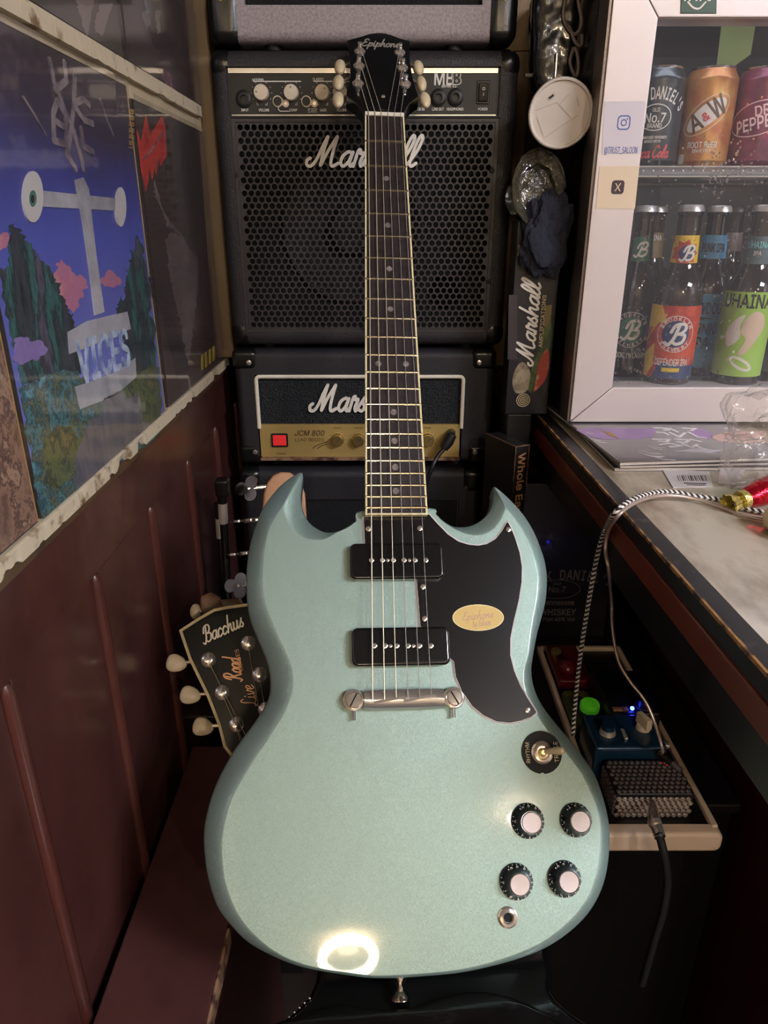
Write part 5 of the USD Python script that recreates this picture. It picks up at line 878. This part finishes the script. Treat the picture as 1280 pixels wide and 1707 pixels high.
bl(b4, 'picture_shape', ext(Polygon(catmull([(.0, .0), (.012, .018), (.02, .034), (.016, .05), (.004, .054), (-.006, .042), (-.008, .028), (-.001, .018), (-.008, .0)], 3, True)), 0, .0003), 'lab_skin', .044, .006, .0003); bl(b4, 'picture_shape', ext(Polygon(catmull([(-.024, .028), (-.014, .044), (-.004, .05), (-.008, .036), (-.006, .02), (-.02, .008)], 3, True)), 0, .0002), 'label_pale', .044, .004, .0003); bl(b4, 'picture_shape', ext(elp(.016, .007, -28), 0, .0003), 'label_pale', .031, .004, .0003); bl(b4, 'picture_shape', ext(elp(.012, .0035, -28), .0003, .0004), 'lab_lime', .031, .004, .0003)
neck_label(b4, 'lab_slate', .155, .188, .021); nb(b4, 'lettering', text('UHAINA', .0072, .0003, True, .026), 'lab_teal', .178); nb(b4, 'lettering', text('SESSION IPA'[8:], .0048, .0003, True, .009), 'label_pale', .168)
b5 = bottle(1082, 440, 1.105, 'amber beer bottle with an ochre neck label at the back behind the green emblem', 'bottle_brown'); neck_label(b5, 'lab_ochre', .15, .19, .021); nb(b5, 'lettering', text('UHAINA', .0068, .0003, True, .026), 'label_pale', .183); bl(b5, 'label', plate(.07, .07, .0003), 'print_figure', .05)
b6 = bottle(1205, 470, 1.10, 'dark beer bottle with a grey neck label at the back of the fridge', 'bottle_dark', 'crown_dark'); neck_label(b6, 'print_figure', .165, .19, .021)
b7 = bottle(1144, 430, 1.15, 'dark beer bottle with a bare neck at the very back of the fridge', 'bottle_dark', 'crown_dark')
b8 = bottle(1318, 540, .985, 'dark beer bottle with a slate label at the right edge of the view', 'bottle_dark'); bl(b8, 'label', plate(.07, .09, .0003), 'lab_slate', .06)

# ------------------------------------------------------------------ things in the gap between the amplifiers and the fridge
M('cup_white', S(226, 216, 206), .45, bump=(30, .02, 'noise')); FILM('tub_clear', tint=(.62, .6, .52), rough=.1, base=.06, wrinkle=(60, .6, (1, 1, 1)), haze=.22, hcol=S(120, 116, 98)); M('denim', S(38, 41, 56), .85, bump=(700, .8, 'noise'), var=(20, S(22, 24, 34), .4, .7)); M('carton_dark', S(30, 28, 34), .35, coat=.3); M('carton_side', S(60, 52, 56), .4); M('bag_black', S(18, 17, 18), .25, coat=.5, bump=(14, .5, 'noise')); M('print_tan', S(206, 190, 150), .4); M('veg_green', S(92, 106, 60), .45, var=(60, S(60, 80, 46), .42, .6)); M('veg_red', S(176, 70, 56), .45, var=(60, S(210, 160, 130), .5, .62)); M('veg_cream', S(170, 156, 130), .45, var=(50, S(120, 104, 84), .45, .6))
stn = single('black_crate', rbox(.178, .215, 1.004, 1.30, ZT - .008, -.262, .003), 'black_board', 'narrow black crate standing between the amplifiers and the counter', 'crate')
MX = Plane((0, 1.0, 0), (1, 0, 0), (0, 0, 1)); mq = lambda x, y: (840 + x / 5.017, 380 + y / 5.017)
mb = thing('printed_box', 'upright dark box with white script lettering between the amplifiers and the fridge', 'box', (.2, 1.01, -.2615))
mx0, mx1 = .1745, .2345; part(mb, 'carton', rbox(mx0, mx1, 1.0, 1.045, -.2615, -.004, .001), 'carton_dark')
def mart(n, pts, mat, lev=1): part(mb, n, MX.put(ext(Polygon(MX.pts([mq(*q) for q in pts])).buffer(0), 0, .00025 * lev)), mat)
mart('print_shade', [(40, 560), (110, 560), (110, 1100), (30, 1100)], 'carton_side'); mart('print_bulb', catmull([(90, 1190), (150, 1120), (210, 1180), (225, 1290), (180, 1370), (100, 1380), (70, 1300)], 3, True), 'veg_cream'); mart('print_leaf', [(240, 1130), (300, 1000), (370, 700), (385, 640), (400, 900), (380, 1000), (320, 1120), (230, 1380), (200, 1360)], 'veg_green', 2); mart('print_slice', catmull([(260, 1300), (300, 1100), (370, 1010), (372, 1180), (330, 1290), (250, 1370)], 3, True), 'veg_red', 3)
mart('print_slice', [(350, 650), (400, 640), (395, 720), (360, 830), (330, 820)], 'lab_ochre', 3)
pa, pb = MX.at(*mq(165, 1150)), MX.at(*mq(235, 420)); d = pb - pa; part(mb, 'script_logo', MX.put(ext(script('Marshall', .0245, np.linalg.norm(d), .12, .3), 0, .0012), *((pa + pb) / 2), 0, math.atan2(d[1], d[0])), 'logo_white')
pa, pb = MX.at(*mq(302, 1000)), MX.at(*mq(338, 560)); d = pb - pa; part(mb, 'lettering', MX.put(text('AMPLIFICATIONS', .0052, .0012, True, np.linalg.norm(d)), *((pa + pb) / 2), 0, math.atan2(d[1], d[0])), 'print_tan'); part(mb, 'lettering', MX.put(text('MA', .0135, .0003, True, .018), *MX.at(*mq(172, 188)), 0), 'print_tan')
em = MX.at(*mq(160, 1440)); part(mb, 'emblem', MX.put(ext(unary_union([Point(0, 0).buffer(r).difference(Point(0, 0).buffer(r - .0012)) for r in (.0098, .0072, .0046, .0022)]), 0, .0003), *em), 'print_tan')
# crumpled dark blue cloth on it
def blob(c, r, amp, freq, seed, sub=4):
    s = ball(1, sub); v = s.vertices; v = v * (1 + amp * (meshkit.fbm(v * freq + 7, 4, seed)[:, None] - .5) * 2); s.vertices = v * np.array(r) + np.array(c); return s
cx_ = Plane((0, 1.0, 0), (1, 0, 0), (0, 0, 1)).hit(905, 408); dn = cx_.copy(); dn[2] = .026
single('blue_cloth', cat([blob((.2085, .985, -.022), (.030, .014, .052), .6, 1.9, 5, 5), ]), 'denim', 'crumpled dark blue fabric bag hung over the upright printed box', 'cloth')
tub = thing('plastic_tub', 'crumpled clear plastic tub below the white cup lid', 'tub', (.199, .99, .0))
TP = Plane(MX.hit(897, 314) + (0, -.005, 0), (1, .1, 0), (0, .2, .98)); tm = lathe([(0, -.05), (.024, -.05), (.027, -.046), (.034, -.006), (.039, -.004), (.040, 0), (.037, .001), (.033, -.002), (.026, -.004), (.024, -.012), (0, -.012)], 40); v = tm.vertices; v = v * (1 + .05 * np.sin(9 * np.arctan2(v[:, 1], v[:, 0]))[:, None] * (1, 1, 0)) * (.86, 1.18, 1); tm.vertices = v; part(tub, 'shell', TP.put(tm), 'tub_clear'); part(tub, 'rim', TP.put(tube(np.c_[circ(.034, 40, ry=.046), np.full(40, .0008)], .0016, 8)), 'tub_clear')
part(tub, 'back', TP.put(lathe([(0, -.052), (.03, -.052)], 24)), 'bag_black')
cv_ = -ray(925, 195); cu_ = np.cross((0, 0, 1), cv_); CPn = Plane(MX.hit(925, 195) + (0, -.03, 0), cu_, np.cross(cv_, cu_)); cup = thing('paper_cup', 'round white lid of a takeaway cup wedged above the clear tub', 'cup', CPn.w((0, 0, -.09))[0]); rl = .0385
part(cup, 'lid', CPn.put(lathe([(rl, -.012), (rl, -.004), (rl * .985, 0), (rl * .95, .0012), (rl * .91, .001), (rl * .88, -.0022), (rl * .6, -.0022), (0, -.0022)], 48)), 'cup_white', smooth=25)
M('lid_shade', S(206, 194, 182), .5); part(cup, 'sip_hole', CPn.put(pillow(rrect(.0105, .0048, .0022), 0, .0006, .0002, 1), -.012, .018, -.0024, .6), 'lid_shade'); part(cup, 'sip_slot', CPn.put(plate(.006, .0022, .0008), -.0125, .018, -.0022, .6), 'gasket')
part(cup, 'tab_groove', CPn.put(plate(.0015, .0105, .0005), .019, .012, -.0024, .35), 'lid_shade'); part(cup, 'emboss', CPn.put(ext(unary_union([LineString(q).buffer(.0005) for q in ([(-.03, .004), (-.005, .012), (.012, -.004)], [(-.018, -.026), (.02, -.002)], [(-.027, -.004), (-.018, -.024)], [(-.002, .01), (.008, .02)])]), 0, .0005), 0, 0, -.0023), 'lid_shade')
part(cup, 'wall', CPn.put(lathe([(rl * .93, -.012), (rl * .62, -.075), (0, -.075)], 36)), 'veg_cream')
HB_ = Plane((0, 1.04, 0), (1, 0, 0), (0, 0, 1)); hbag = thing('black_bag', 'glossy black bag hanging beside the fridge above the white lid', 'bag', (.21, 1.06, .12))
bg = [(896, 150), (890, 60), (900, -30), (970, -40), (966, 60), (962, 110), (950, 142), (925, 158)]; part(hbag, 'body', HB_.put(pillow(ccw(HB_.pts(catmull(bg, 3, True))), -.05, 0, .014, 4, True)), 'bag_black')
M('strap_grey', S(120, 110, 108), .35, coat=.5)
for q in ([(945, -20), (938, 30), (955, 58), (968, 40), (962, 0)], [(948, 46), (958, 72), (968, 76), (969, 58)], [(955, 80), (949, 105), (958, 128), (963, 112), (960, 88), (955, 80)]): part(hbag, 'strap', HB_.put(tube(np.c_[catmull(HB_.pts(q), 5), np.full(len(catmull(HB_.pts(q), 5)), .003)], .0022, 8)), 'strap_grey')
a, b = HB_.hit(880, 121), HB_.hit(990, 121); part(hbag, 'hook_rail', rod(a + (0, .02, 0), b + (0, .02, 0), .0028, 10), 'chrome'); part(hbag, 'buckle', HB_.put(rbox(-.0018, .0018, -.014, .014, 0, .004, .0012), *HB_.at(926, 110), .001), 'nickel')
# book and the black whiskey carton
M('book_black', S(28, 24, 24), .45, var=(20, S(52, 40, 34), .55, .75)); M('book_wear', S(120, 88, 62), .7, var=(60, S(60, 44, 36), .45, .6)); M('book_ink', S(190, 140, 100), .5)
bk_a = np.array((.182, .94)); dcv = np.array((-.029, .06)); dcv /= np.linalg.norm(dcv); dsp = np.array((dcv[1], -dcv[0])); WPn = Plane((bk_a[0], bk_a[1], -.292), (dsp[0], dsp[1], 0), (0, 0, 1)); bk_t = thing('book', 'thick worn black book standing upright right of the amplifiers', 'book', (*bk_a, ZT - .008)); zb = ZT - .008 + .292
part(bk_t, 'cover', WPn.put(rbox(0, .023, zb, 0, -.075, 0, .0015)), 'book_black')
part(bk_t, 'worn_edge', WPn.put(cat([rbox(-.0004, .0234, -.0012, .0007, -.0012, .0006, .0006), rbox(-.0005, .0009, -.05, .0005, -.001, .0006, .0005), rbox(.0222, .0235, -.06, .0005, -.001, .0006, .0005)])), 'book_wear'); part(bk_t, 'worn_edge', WPn.put(rbox(-.0005, .001, -.0012, .0007, -.075, -.001, .0006)), 'book_wear')
part(bk_t, 'lettering', WPn.put(text('Whole Earth', .0115, .0003, True, .105), .0118, -.063, .0001, -math.pi / 2), 'book_ink')
JP = Plane((0, .955, 0), (1, 0, 0), (0, 0, 1)); jd = thing('whiskey_carton', 'flat black whiskey carton with pale lettering under the counter', 'carton', (.272, .97, ZT - .008)); part(jd, 'carton', rbox(.20, .345, .9555, .992, ZT - .008, -.352, .002), 'carton_dark'); M('carton_ink', S(128, 122, 122), .5)
jq = lambda x, y: JP.at(840 + x / 2.909, 680 + y / 2.909); jc = jq(258, 960)
jt = lambda m, x, y: part(jd, 'lettering', JP.put(m, *jq(x, y), 0), 'carton_ink')
jt(arc_text("JACK DANIEL'S", .0165, .19, -19, 19, bold=True, sx=.62), 262, 1318); jt(text('OLD', .004, .0003, True, .012), 258, 852); jt(text('No.7', .0095, .0003, True, .026), 258, 880); jt(text('Tennessee', .0085, .0003, True, .05), 262, 943); jt(text('WHISKEY', .0105, .0003, True, .055), 262, 990); jt(text('70cl 40% Vol', .006, .0003, True, .05), 265, 1025)
part(jd, 'ring', JP.put(ext(elp(.034, .0165).difference(elp(.033, .0155)), 0, .0003), *jq(262, 880), 0), 'carton_ink')

# ------------------------------------------------------------------ on the counter
M('page_white', S(214, 206, 196), .6, bump=(800, .3, 'noise')); M('cover_grey', S(104, 98, 100), .3, coat=.4, coat_rough=.1, var=(14, S(76, 70, 74), .4, .7)); M('cover_purple', S(150, 104, 176), .3, var=(20, S(104, 66, 130), .42, .68)); M('cover_pink', S(206, 160, 146), .3, var=(26, S(176, 116, 96), .42, .68)); M('cover_black', S(34, 30, 34), .35); M('card_white', S(230, 224, 224), .45)
def magazine(label, z0, z1, dx, dy, rot, cover):
    t = thing('magazine', label, 'magazine', (.267 + dx, .764 + dy, z0), 'magazines stacked under the fridge'); Pm = Plane((.267 + dx, .764 + dy, z0), (math.cos(rot), math.sin(rot), 0), (-math.sin(rot), math.cos(rot), 0)); part(t, 'pages', Pm.put(box(.001, .208, .001, .286, .0005, z1 - z0 - .0005)), 'page_white'); part(t, 'cover', Pm.put(pillow(rrect(.21, .288, .002, 3, .105, .144), z1 - z0 - .0005, z1 - z0, .0002, 1)), cover); part(t, 'back_cover', Pm.put(box(0, .21, 0, .288, 0, .0005)), 'cover_grey'); return t, Pm, z1 - z0
magazine('lowest magazine of the stack under the fridge, pages showing', ZC, ZC + .0045, -.004, .004, .02, 'cover_black'); magazine('middle magazine of the stack under the fridge, black cover', ZC + .0045, ZC + .008, .001, .001, .07, 'cover_black')
mg, Pm, hm = magazine('top magazine of the stack under the fridge, with a grey and purple cover', ZC + .008, ZC + .0122, 0, 0, .10, 'cover_grey')
mp = lambda q: Polygon([np.array([(Pm.hit(840 + x / 2.909, 680 + y / 2.909, hm) - Pm.o) @ u for u in (Pm.ux, Pm.uy)]) for x, y in q]).buffer(0)
def mgart(n, q, mat, lev=1): part(mg, n, Pm.put(ext(mp(q), hm, hm + .00015 * lev)), mat)
mgart('print_shape', [(345, 105), (420, 96), (560, 100), (740, 100), (720, 140), (640, 152), (470, 152), (390, 130)], 'cover_purple'); mgart('print_shape', [(900, 104), (960, 100), (1020, 130), (1000, 150), (930, 145)], 'cover_purple'); mgart('print_shape', [(1000, 140), (1080, 116), (1270, 112), (1270, 160), (1180, 172), (1040, 162)], 'cover_pink'); mgart('print_shape', [(820, 210), (940, 196), (1060, 206), (1000, 218)], 'paper_lilac')
mgart('print_shape', [(470, 110), (520, 118), (560, 150), (520, 140)], 'worn_gold', 2)
def mgline(pts, w, mat='card_white'):
    q = np.array([[(Pm.hit(840 + x / 2.909, 680 + y / 2.909, hm) - Pm.o) @ u for u in (Pm.ux, Pm.uy)] for x, y in pts]); part(mg, 'lettering', Pm.put(ext(LineString(q).buffer(w, cap_style='flat'), hm, hm + .0003)), mat)
for q in ([(722, 97), (790, 99), (800, 106), (770, 108)], [(800, 98), (846, 120)], [(860, 98), (930, 100), (905, 112)], [(735, 118), (775, 120), (800, 132)], [(800, 118), (850, 142), (880, 120)], [(890, 116), (940, 142), (985, 146)], [(715, 152), (800, 154), (790, 164), (745, 162)], [(820, 152), (900, 156), (880, 168), (830, 164)], [(900, 152), (960, 166)], [(750, 178), (800, 172), (860, 184), (800, 190)], [(860, 174), (910, 192), (940, 178)], [(925, 186), (990, 204)]): mgline(q, .0021)
for x, y, n in ((690, 180, 90), (700, 190, 70), (655, 206, 110), (650, 216, 130), (680, 226, 90), (720, 236, 110), (420, 150, 50), (440, 160, 60), (395, 118, 40)): mgline([(x, y), (x + n * .45, y + n * .13), (x + n, y + n * .16)], .0007)
for q in ([(1060, 122), (1120, 134), (1180, 128)], [(1100, 150), (1160, 160), (1230, 150)], [(1070, 148), (1095, 158), (1080, 164)], [(1190, 140), (1220, 156), (1260, 150)]): mgline(q, .0011, 'cover_black')
for q in ([(1065, 103), (1080, 97), (1095, 105)], [(1110, 98), (1140, 106), (1125, 110)]): mgline(q, .0012)
Q7 = lambda x, y: (840 + x / 2.909, 680 + y / 2.909)
def card(name, label, q, h=.0012):
    t = thing(name, label, 'card', PC.hit(*Q7(*q[0]))); part(t, 'card', PC.put(ext(Polygon(PC.pts([Q7(*a) for a in q], h)).buffer(0), .0002, h)), 'card_white'); return t
cd1 = card('price_card', 'white card printed with a barcode on the counter in front of the magazines', [(768, 298), (995, 308), (1012, 380), (820, 386)])
for k, w_ in enumerate([3, 2, 6, 3, 2, 4, 7, 3, 5, 2, 3, 6, 2, 4]):
    a = 838 + k * 10.2; part(cd1, 'bar', PC.put(ext(Polygon(PC.pts([Q7(a, 328), (Q7(a + w_, 328)), Q7(a + w_ + 11, 354), Q7(a + 11, 354)], .0012)).buffer(0), .0012, .0014)), 'ink_dark')
part(cd1, 'print_line', PC.put(ext(unary_union([Polygon(PC.pts([Q7(870, 362), Q7(980, 366), Q7(982, 370), Q7(872, 366)], .0012)).buffer(0), Polygon(PC.pts([Q7(885, 371), Q7(975, 374), Q7(976, 377), Q7(887, 374)], .0012)).buffer(0)]), .0012, .0014)), 'ink_dark')
card('small_card', 'blank white card inside the clear bag beside the magazines', [(1050, 282), (1168, 300), (1120, 372), (1038, 362)], .002)
M('foil_red', S(196, 26, 46), .22, metal=.75, bump=(90, .5, 'noise')); M('foil_gold', S(206, 190, 110), .25, metal=.7, bump=(160, .7, 'noise'))
CN = PC.hit(*Q7(1250, 478)); CN[2] = ZC + .0165; cnd = thing('wrapped_sweet', 'red foil wrapped sweet with gold ends inside the clear bag', 'sweet', (CN[0], CN[1], ZC))
s = lathe([(0, -.03), (.008, -.03), (.011, -.02), (.0135, -.004), (.0145, .016), (.0125, .03), (.008, .036), (0, .036)], 28); sv = s.vertices; s.vertices = sv * (1 + .06 * (meshkit.fbm(sv * 160, 3, 1)[:, None] - .5)); rot = align(s, CN, (1, .35, .22), (0, 0, 1)); part(cnd, 'wrapper', rot, 'foil_red')
tw = lathe([(.004, 0), (.006, -.006), (.0085, -.014), (.0105, -.018)], 20); tv = tw.vertices; tw.vertices = tv * (1 + .16 * np.sin(np.arctan2(tv[:, 1], tv[:, 0]) * 7)[:, None] * (1, 1, 0)); d_ = np.array((1, .35, .22)) / np.linalg.norm((1, .35, .22))
part(cnd, 'twist', align(tw, CN - d_ * .027, d_, (0, 0, 1)), 'foil_gold'); part(cnd, 'twist', align(tw, CN + d_ * .034, -d_, (0, 0, 1)), 'foil_gold'); part(cnd, 'band', rod(CN - d_ * .031, CN - d_ * .024, .0098, 16), 'foil_gold')
q2_ = CN + (.035, .02, .03); s2_ = thing('wrapped_sweet', 'gold foil wrapped sweet at the right edge inside the clear bag', 'sweet', q2_); part(s2_, 'wrapper', blob(q2_, (.022, .016, .018), .25, 4, 8, 3), 'foil_gold')
bagm = blob((CN[0] + .032, CN[1] + .03, ZC + .058), (.062, .05, .07), .55, 2.2, 11, 5); bv_ = bagm.vertices.copy(); bv_[:, 2] = np.maximum(bv_[:, 2], ZC + .0008); bagm.vertices = bv_
single('clear_bag', bagm, 'bag_film', 'crumpled clear plastic bag of sweets at the right of the counter', 'bag', smooth=60)
crm = PC.hit(1279, 892); single('cream_block', lift(rbox(0, .06, -.02, .022, 0, .022, .008), crm[0] + .001, crm[1], ZC), 'button_cream', 'rounded cream plastic block at the right edge of the counter', 'block')

# ------------------------------------------------------------------ pedal tray and pedals
M('tray_beige', S(236, 212, 190), .45); M('pedal_blue', S(28, 62, 92), .3, metal=.3, coat=.5); M('pedal_yellow', S(96, 96, 48), .4); M('pedal_dark', S(22, 20, 24), .35); M('pedal_red', S(110, 22, 32), .3, coat=.4); M('cap_green', S(96, 196, 44), .35, emit=(S(90, 210, 40), .05)); M('knob_ivory', S(222, 204, 178), .4); EM('led_blue', S(40, 60, 255), 12.0); EM('led_red', S(255, 60, 40), 5.0); M('crystal', S(210, 200, 196), .12, metal=.7); M('crystal_dark', S(130, 120, 122), .2, metal=.6)
tr_ = thing('pedal_tray', 'beige tray with a rounded front lip under the counter', 'tray', (.295, .73, ZT - .008)); TX0, TX1, TY0, TY1 = .231, .356, .560, .915
part(tr_, 'base', box(TX0 + .004, TX1 - .004, TY0 + .01, TY1 - .004, ZT - .0078, ZT - .003), 'black_board'); part(tr_, 'rail', rbox(TX0, TX0 + .007, TY0 + .01, TY1, ZT - .008, ZT + .003, .002), 'tray_beige'); part(tr_, 'rail', rbox(TX1 - .007, TX1, TY0 + .01, TY1, ZT - .008, ZT + .003, .002), 'tray_beige'); part(tr_, 'rail', rbox(TX0, TX1, TY1 - .007, TY1, ZT - .008, ZT + .003, .002), 'tray_beige')
lipq = np.vstack([rrect(TX1 - TX0 + .05, .026, .009, 6, (TX0 + TX1) / 2 - .022, -.012)]); LPn = Plane((0, TY0 + .014, ZT), (1, 0, 0), (0, 0, 1)); part(tr_, 'front_lip', LPn.put(pillow(lipq, 0, .014, .005, 4)), 'tray_beige')
cbx = thing('crystal_box', 'small effects box covered all over in sparkling crystals', 'effects pedal', (.291, .611, ZT - .003), 'effects pedals on the tray'); bx0_, bx1_, by0, by1, bz0, bz1 = .2495, .333, .587, .638, ZT - .003, -.5695
part(cbx, 'body', rbox(bx0_, bx1_, by0, by1, bz0, bz1, .003), 'pedal_dark')
gem = lathe([(.0030, -.0006), (.0031, .0004), (.0017, .0018), (0, .0019)], 8)
for j in range(5):
    for k in range(13): part(cbx, 'crystal', align(gem, (bx0_ + .0045 + k * .0062 + (.0031 if j % 2 else 0) - .0015, by0, bz0 + .0035 + j * .0056), (0, -1, 0), (1, 0, 0)), 'crystal')
for j in range(8):
    for k in range(13): part(cbx, 'crystal', align(gem, (bx0_ + .0045 + k * .0062 + (.0031 if j % 2 else 0) - .0015, by0 + .004 + j * .0061, bz1), (0, 0, 1), (1, 0, 0)), 'crystal_dark')
for j in range(5):
    for k in range(8): part(cbx, 'crystal', align(gem, (bx0_, by0 + .004 + k * .0061, bz0 + .0035 + j * .0056), (-1, 0, 0), (0, 1, 0)), 'crystal_dark')
part(cbx, 'led', lift(ball(.0022, 2), .3215, .633, bz1 + .003), 'led_red')
def knob(par, x, y, z, r, h, mat, name='knob'): return part(par, name, lift(lathe([(0, 0), (r, 0), (r * .97, h * .3), (r * .85, h), (0, h)], 24), x, y, z), mat)
b_ = thing('effects_pedal', 'blue effects pedal with an ivory pointer knob behind the crystal box', 'effects pedal', (.28, .67, ZT - .003), 'effects pedals on the tray'); part(b_, 'body', rbox(.240, .323, .643, .703, ZT - .003, -.556, .004), 'pedal_blue'); q = knob(b_, .261, .668, -.556, .0095, .006, 'silver_trim', 'knob_ring'); part(q, 'knob', lift(cyl(.0075, .009, 20), .261, .668, -.553), 'pedal_blue')
q = knob(b_, .305, .676, -.556, .0085, .005, 'knob_ivory', 'pointer_knob'); part(q, 'pointer', lift(rotz(pillow([(-.004, -.0095), (.004, -.0095), (.0032, .010), (-.0032, .010)], 0, .014, .0015, 2), 20), .305, .676, -.552), 'knob_ivory'); part(b_, 'switch', rbox(.277, .281, .655, .672, -.556, -.5525, .001), 'silver_trim'); part(b_, 'jack', rod((.322, .675, -.58), (.338, .675, -.58), .005, 14), 'nickel')
p_ = thing('effects_pedal', 'black effects pedal with a glowing blue light', 'effects pedal', (.31, .75, ZT - .003), 'effects pedals on the tray'); part(p_, 'body', rbox(.277, .340, .708, .80, ZT - .003, -.560, .004), 'pedal_dark'); q = knob(p_, .322, .722, -.560, .011, .012, 'pedal_dark'); part(q, 'knob_ring', lift(trimesh.creation.torus(.0112, .0006, 24, 6), .322, .722, -.558), 'black_steel'); part(p_, 'light', lift(ball(.0026, 2), .3045, .713, -.556), 'led_blue'); part(p_, 'plate', rbox(.281, .30, .711, .718, -.560, -.557, .001), 'worn_gold')
y_ = thing('effects_pedal', 'olive effects pedal under a round green cap', 'effects pedal', (.25, .75, ZT - .003), 'effects pedals on the tray'); part(y_, 'body', rbox(.239, .274, .716, .79, ZT - .003, -.585, .004), 'pedal_yellow'); q = knob(y_, .2605, .737, -.585, .0118, .008, 'pedal_yellow', 'cap_base'); part(q, 'cap', lift(lathe([(0, 0), (.0118, 0), (.0122, .002), (.0122, .0085), (.011, .0105), (0, .0108)], 30), .2605, .737, -.5765), 'cap_green')
r_ = thing('effects_pedal', 'dark red effects pedal with a red dome at the back of the tray', 'effects pedal', (.26, .85, ZT - .003), 'effects pedals on the tray'); part(r_, 'body', rbox(.240, .285, .81, .90, ZT - .003, -.585, .004), 'pedal_red'); part(r_, 'dome', blob((.2545, .83, -.578), (.0125, .0125, .011), 0, 1, 1, 3), 'pedal_red'); part(r_, 'knob', lift(cyl(.007, .008, 20), .249, .872, -.585), 'foil_gold')

# ------------------------------------------------------------------ cables
M('metal_hose', S(206, 186, 176), .3, metal=.6)
def HERR(name):
    n = {'u': ('uvmap', dict(attribute='st')), 's': ('separate_xyz', {}), 'a': ('math', dict(math_type='subtract', value2=.5)), 'b': ('math', dict(math_type='absolute')), 'c': ('math', dict(math_type='multiply_add', value2=1.1)), 'd': ('math', dict(math_type='fraction')), 'e': ('math', dict(math_type='greater_than', value2=.5)), 'r': ('rgb_ramp', {'ramp': [(0, S(232, 226, 220)), (1, S(28, 26, 28))]}), 'p': ('principled_bsdf', dict(roughness=.6))}
    L[name] = usdkit.material(stage, f'/World/Looks/{name}', n, [('u.UV', 's.vector'), ('s.x', 'a.value1'), ('a.value', 'b.value1'), ('b.value', 'c.value1'), ('s.y', 'c.value3'), ('c.value', 'd.value1'), ('d.value', 'e.value1'), ('e.value', 'r.fac'), ('r.color', 'p.base_color')], surface='p.BSDF')
HERR('braid')
VX = Plane((.228, 0, 0), (0, 1, 0), (0, 0, 1)); VX = Plane((.2275, 0, 0), (0, -1, 0), (0, 0, 1))
hp_ = [PC.hit(1330, 868) + (0, 0, .0035), PC.hit(1280, 861) + (0, 0, .0035), PC.hit(1235, 852) + (0, 0, .0036), PC.hit(1195, 839) + (0, 0, .004), PC.hit(1158, 827, .006), PC.hit(1120, 820, .010), PC.hit(1085, 822, .013), PC.hit(1050, 835, .014), PC.hit(1024, 856, .006), VX.hit(1008, 885), VX.hit(997, 920), VX.hit(986, 975), VX.hit(975, 1040), VX.hit(965, 1110), VX.hit(958, 1180), VX.hit(955, 1225)]
hp_ = catmull(hp_, 10); sides = 12
hm_ = tube(hp_, .0033, sides + 1, ends=False); k_ = len(hp_); ln = np.r_[0, np.cumsum(np.linalg.norm(np.diff(hp_, axis=0), axis=1))]; uv = np.c_[np.tile(np.mod(np.arange(sides + 1) / sides * 2, 1.0001), k_), np.repeat(ln / .0052, sides + 1)]
# a seam vertex ring keeps the braid's coordinates unbroken round the cable
hm_ = tube(hp_, .0025, 24, ends=False); uv = np.c_[np.tile(np.mod(np.arange(24) / 12, 1.0), k_), np.repeat(ln / .0062, 24)]
pp = numbered('/World', 'braided_cable'); usdkit.mesh(stage, pp, hm_, L['braid'], smooth=True, uv=uv); tag(stage.GetPrimAtPath(pp), 'black and white braided cable looping over the counter edge down to the pedals', 'cable'); origin[pp] = np.zeros(3)
rd_ = lambda px, py, s: ray(px, py) * s
sv_ = [PC.hit(1330, 878) + (0, -.003, .003), PC.hit(1280, 871) + (0, -.003, .003), PC.hit(1235, 861) + (0, -.003, .003), PC.hit(1198, 848) + (0, -.002, .003), PC.hit(1160, 832, .005), PC.hit(1120, 826, .008), PC.hit(1085, 829, .010), PC.hit(1052, 842, .011), PC.hit(1028, 862, .004), VX.hit(1014, 885), VX.hit(1009, 915), VX.hit(1014, 950), rd_(1019, 1000, .80), rd_(1021, 1050, .795), rd_(1030, 1100, .79), rd_(1050, 1136, .785), rd_(1075, 1168, .78), rd_(1091, 1205, .775), rd_(1104, 1250, .765), (.312, .640, -.5605)]
sc_ = thing('metal_cable', 'thin silver sheathed cable running from the counter down to the crystal box', 'cable', (.3, .64, -.56)); part(sc_, 'sheath', tube(catmull(sv_, 8), .0019, 10), 'metal_hose'); part(sc_, 'plug', rod((.312, .640, -.5605), (.322, .626, -.5635), .0042, 14), 'cable_black'); part(sc_, 'barrel', rod((.322, .626, -.5635), (.329, .617, -.5655), .0036, 14), 'crystal_dark')
jl = thing('jack_cable', 'black cable with a silver jack plug leaving the front of the crystal box', 'cable', (.291, .56, -.6)); a = np.array((.2885, .586, -.579)); tgt = [rd_(1090, 1368, .712), rd_(1100, 1396, .70), rd_(1108, 1430, .70), rd_(1112, 1470, .705), rd_(1106, 1515, .71), rd_(1092, 1562, .72), rd_(1070, 1640, .75)]
part(jl, 'barrel', tube([a, a + (tgt[0] - a) * .5, tgt[0], tgt[1]], [.003, .0052, .0062, .0058], 16), 'nickel'); part(jl, 'collar', rod(tgt[0], tgt[0] + (tgt[1] - tgt[0]) * .25, .0068, 16), 'crystal'); part(jl, 'cable', tube(catmull([tgt[0] + (tgt[1] - tgt[0]) * .8] + tgt[1:], 6), [.0052] * 6 + [.0042] * (6 * 5 + 1), 10), 'cable_black')
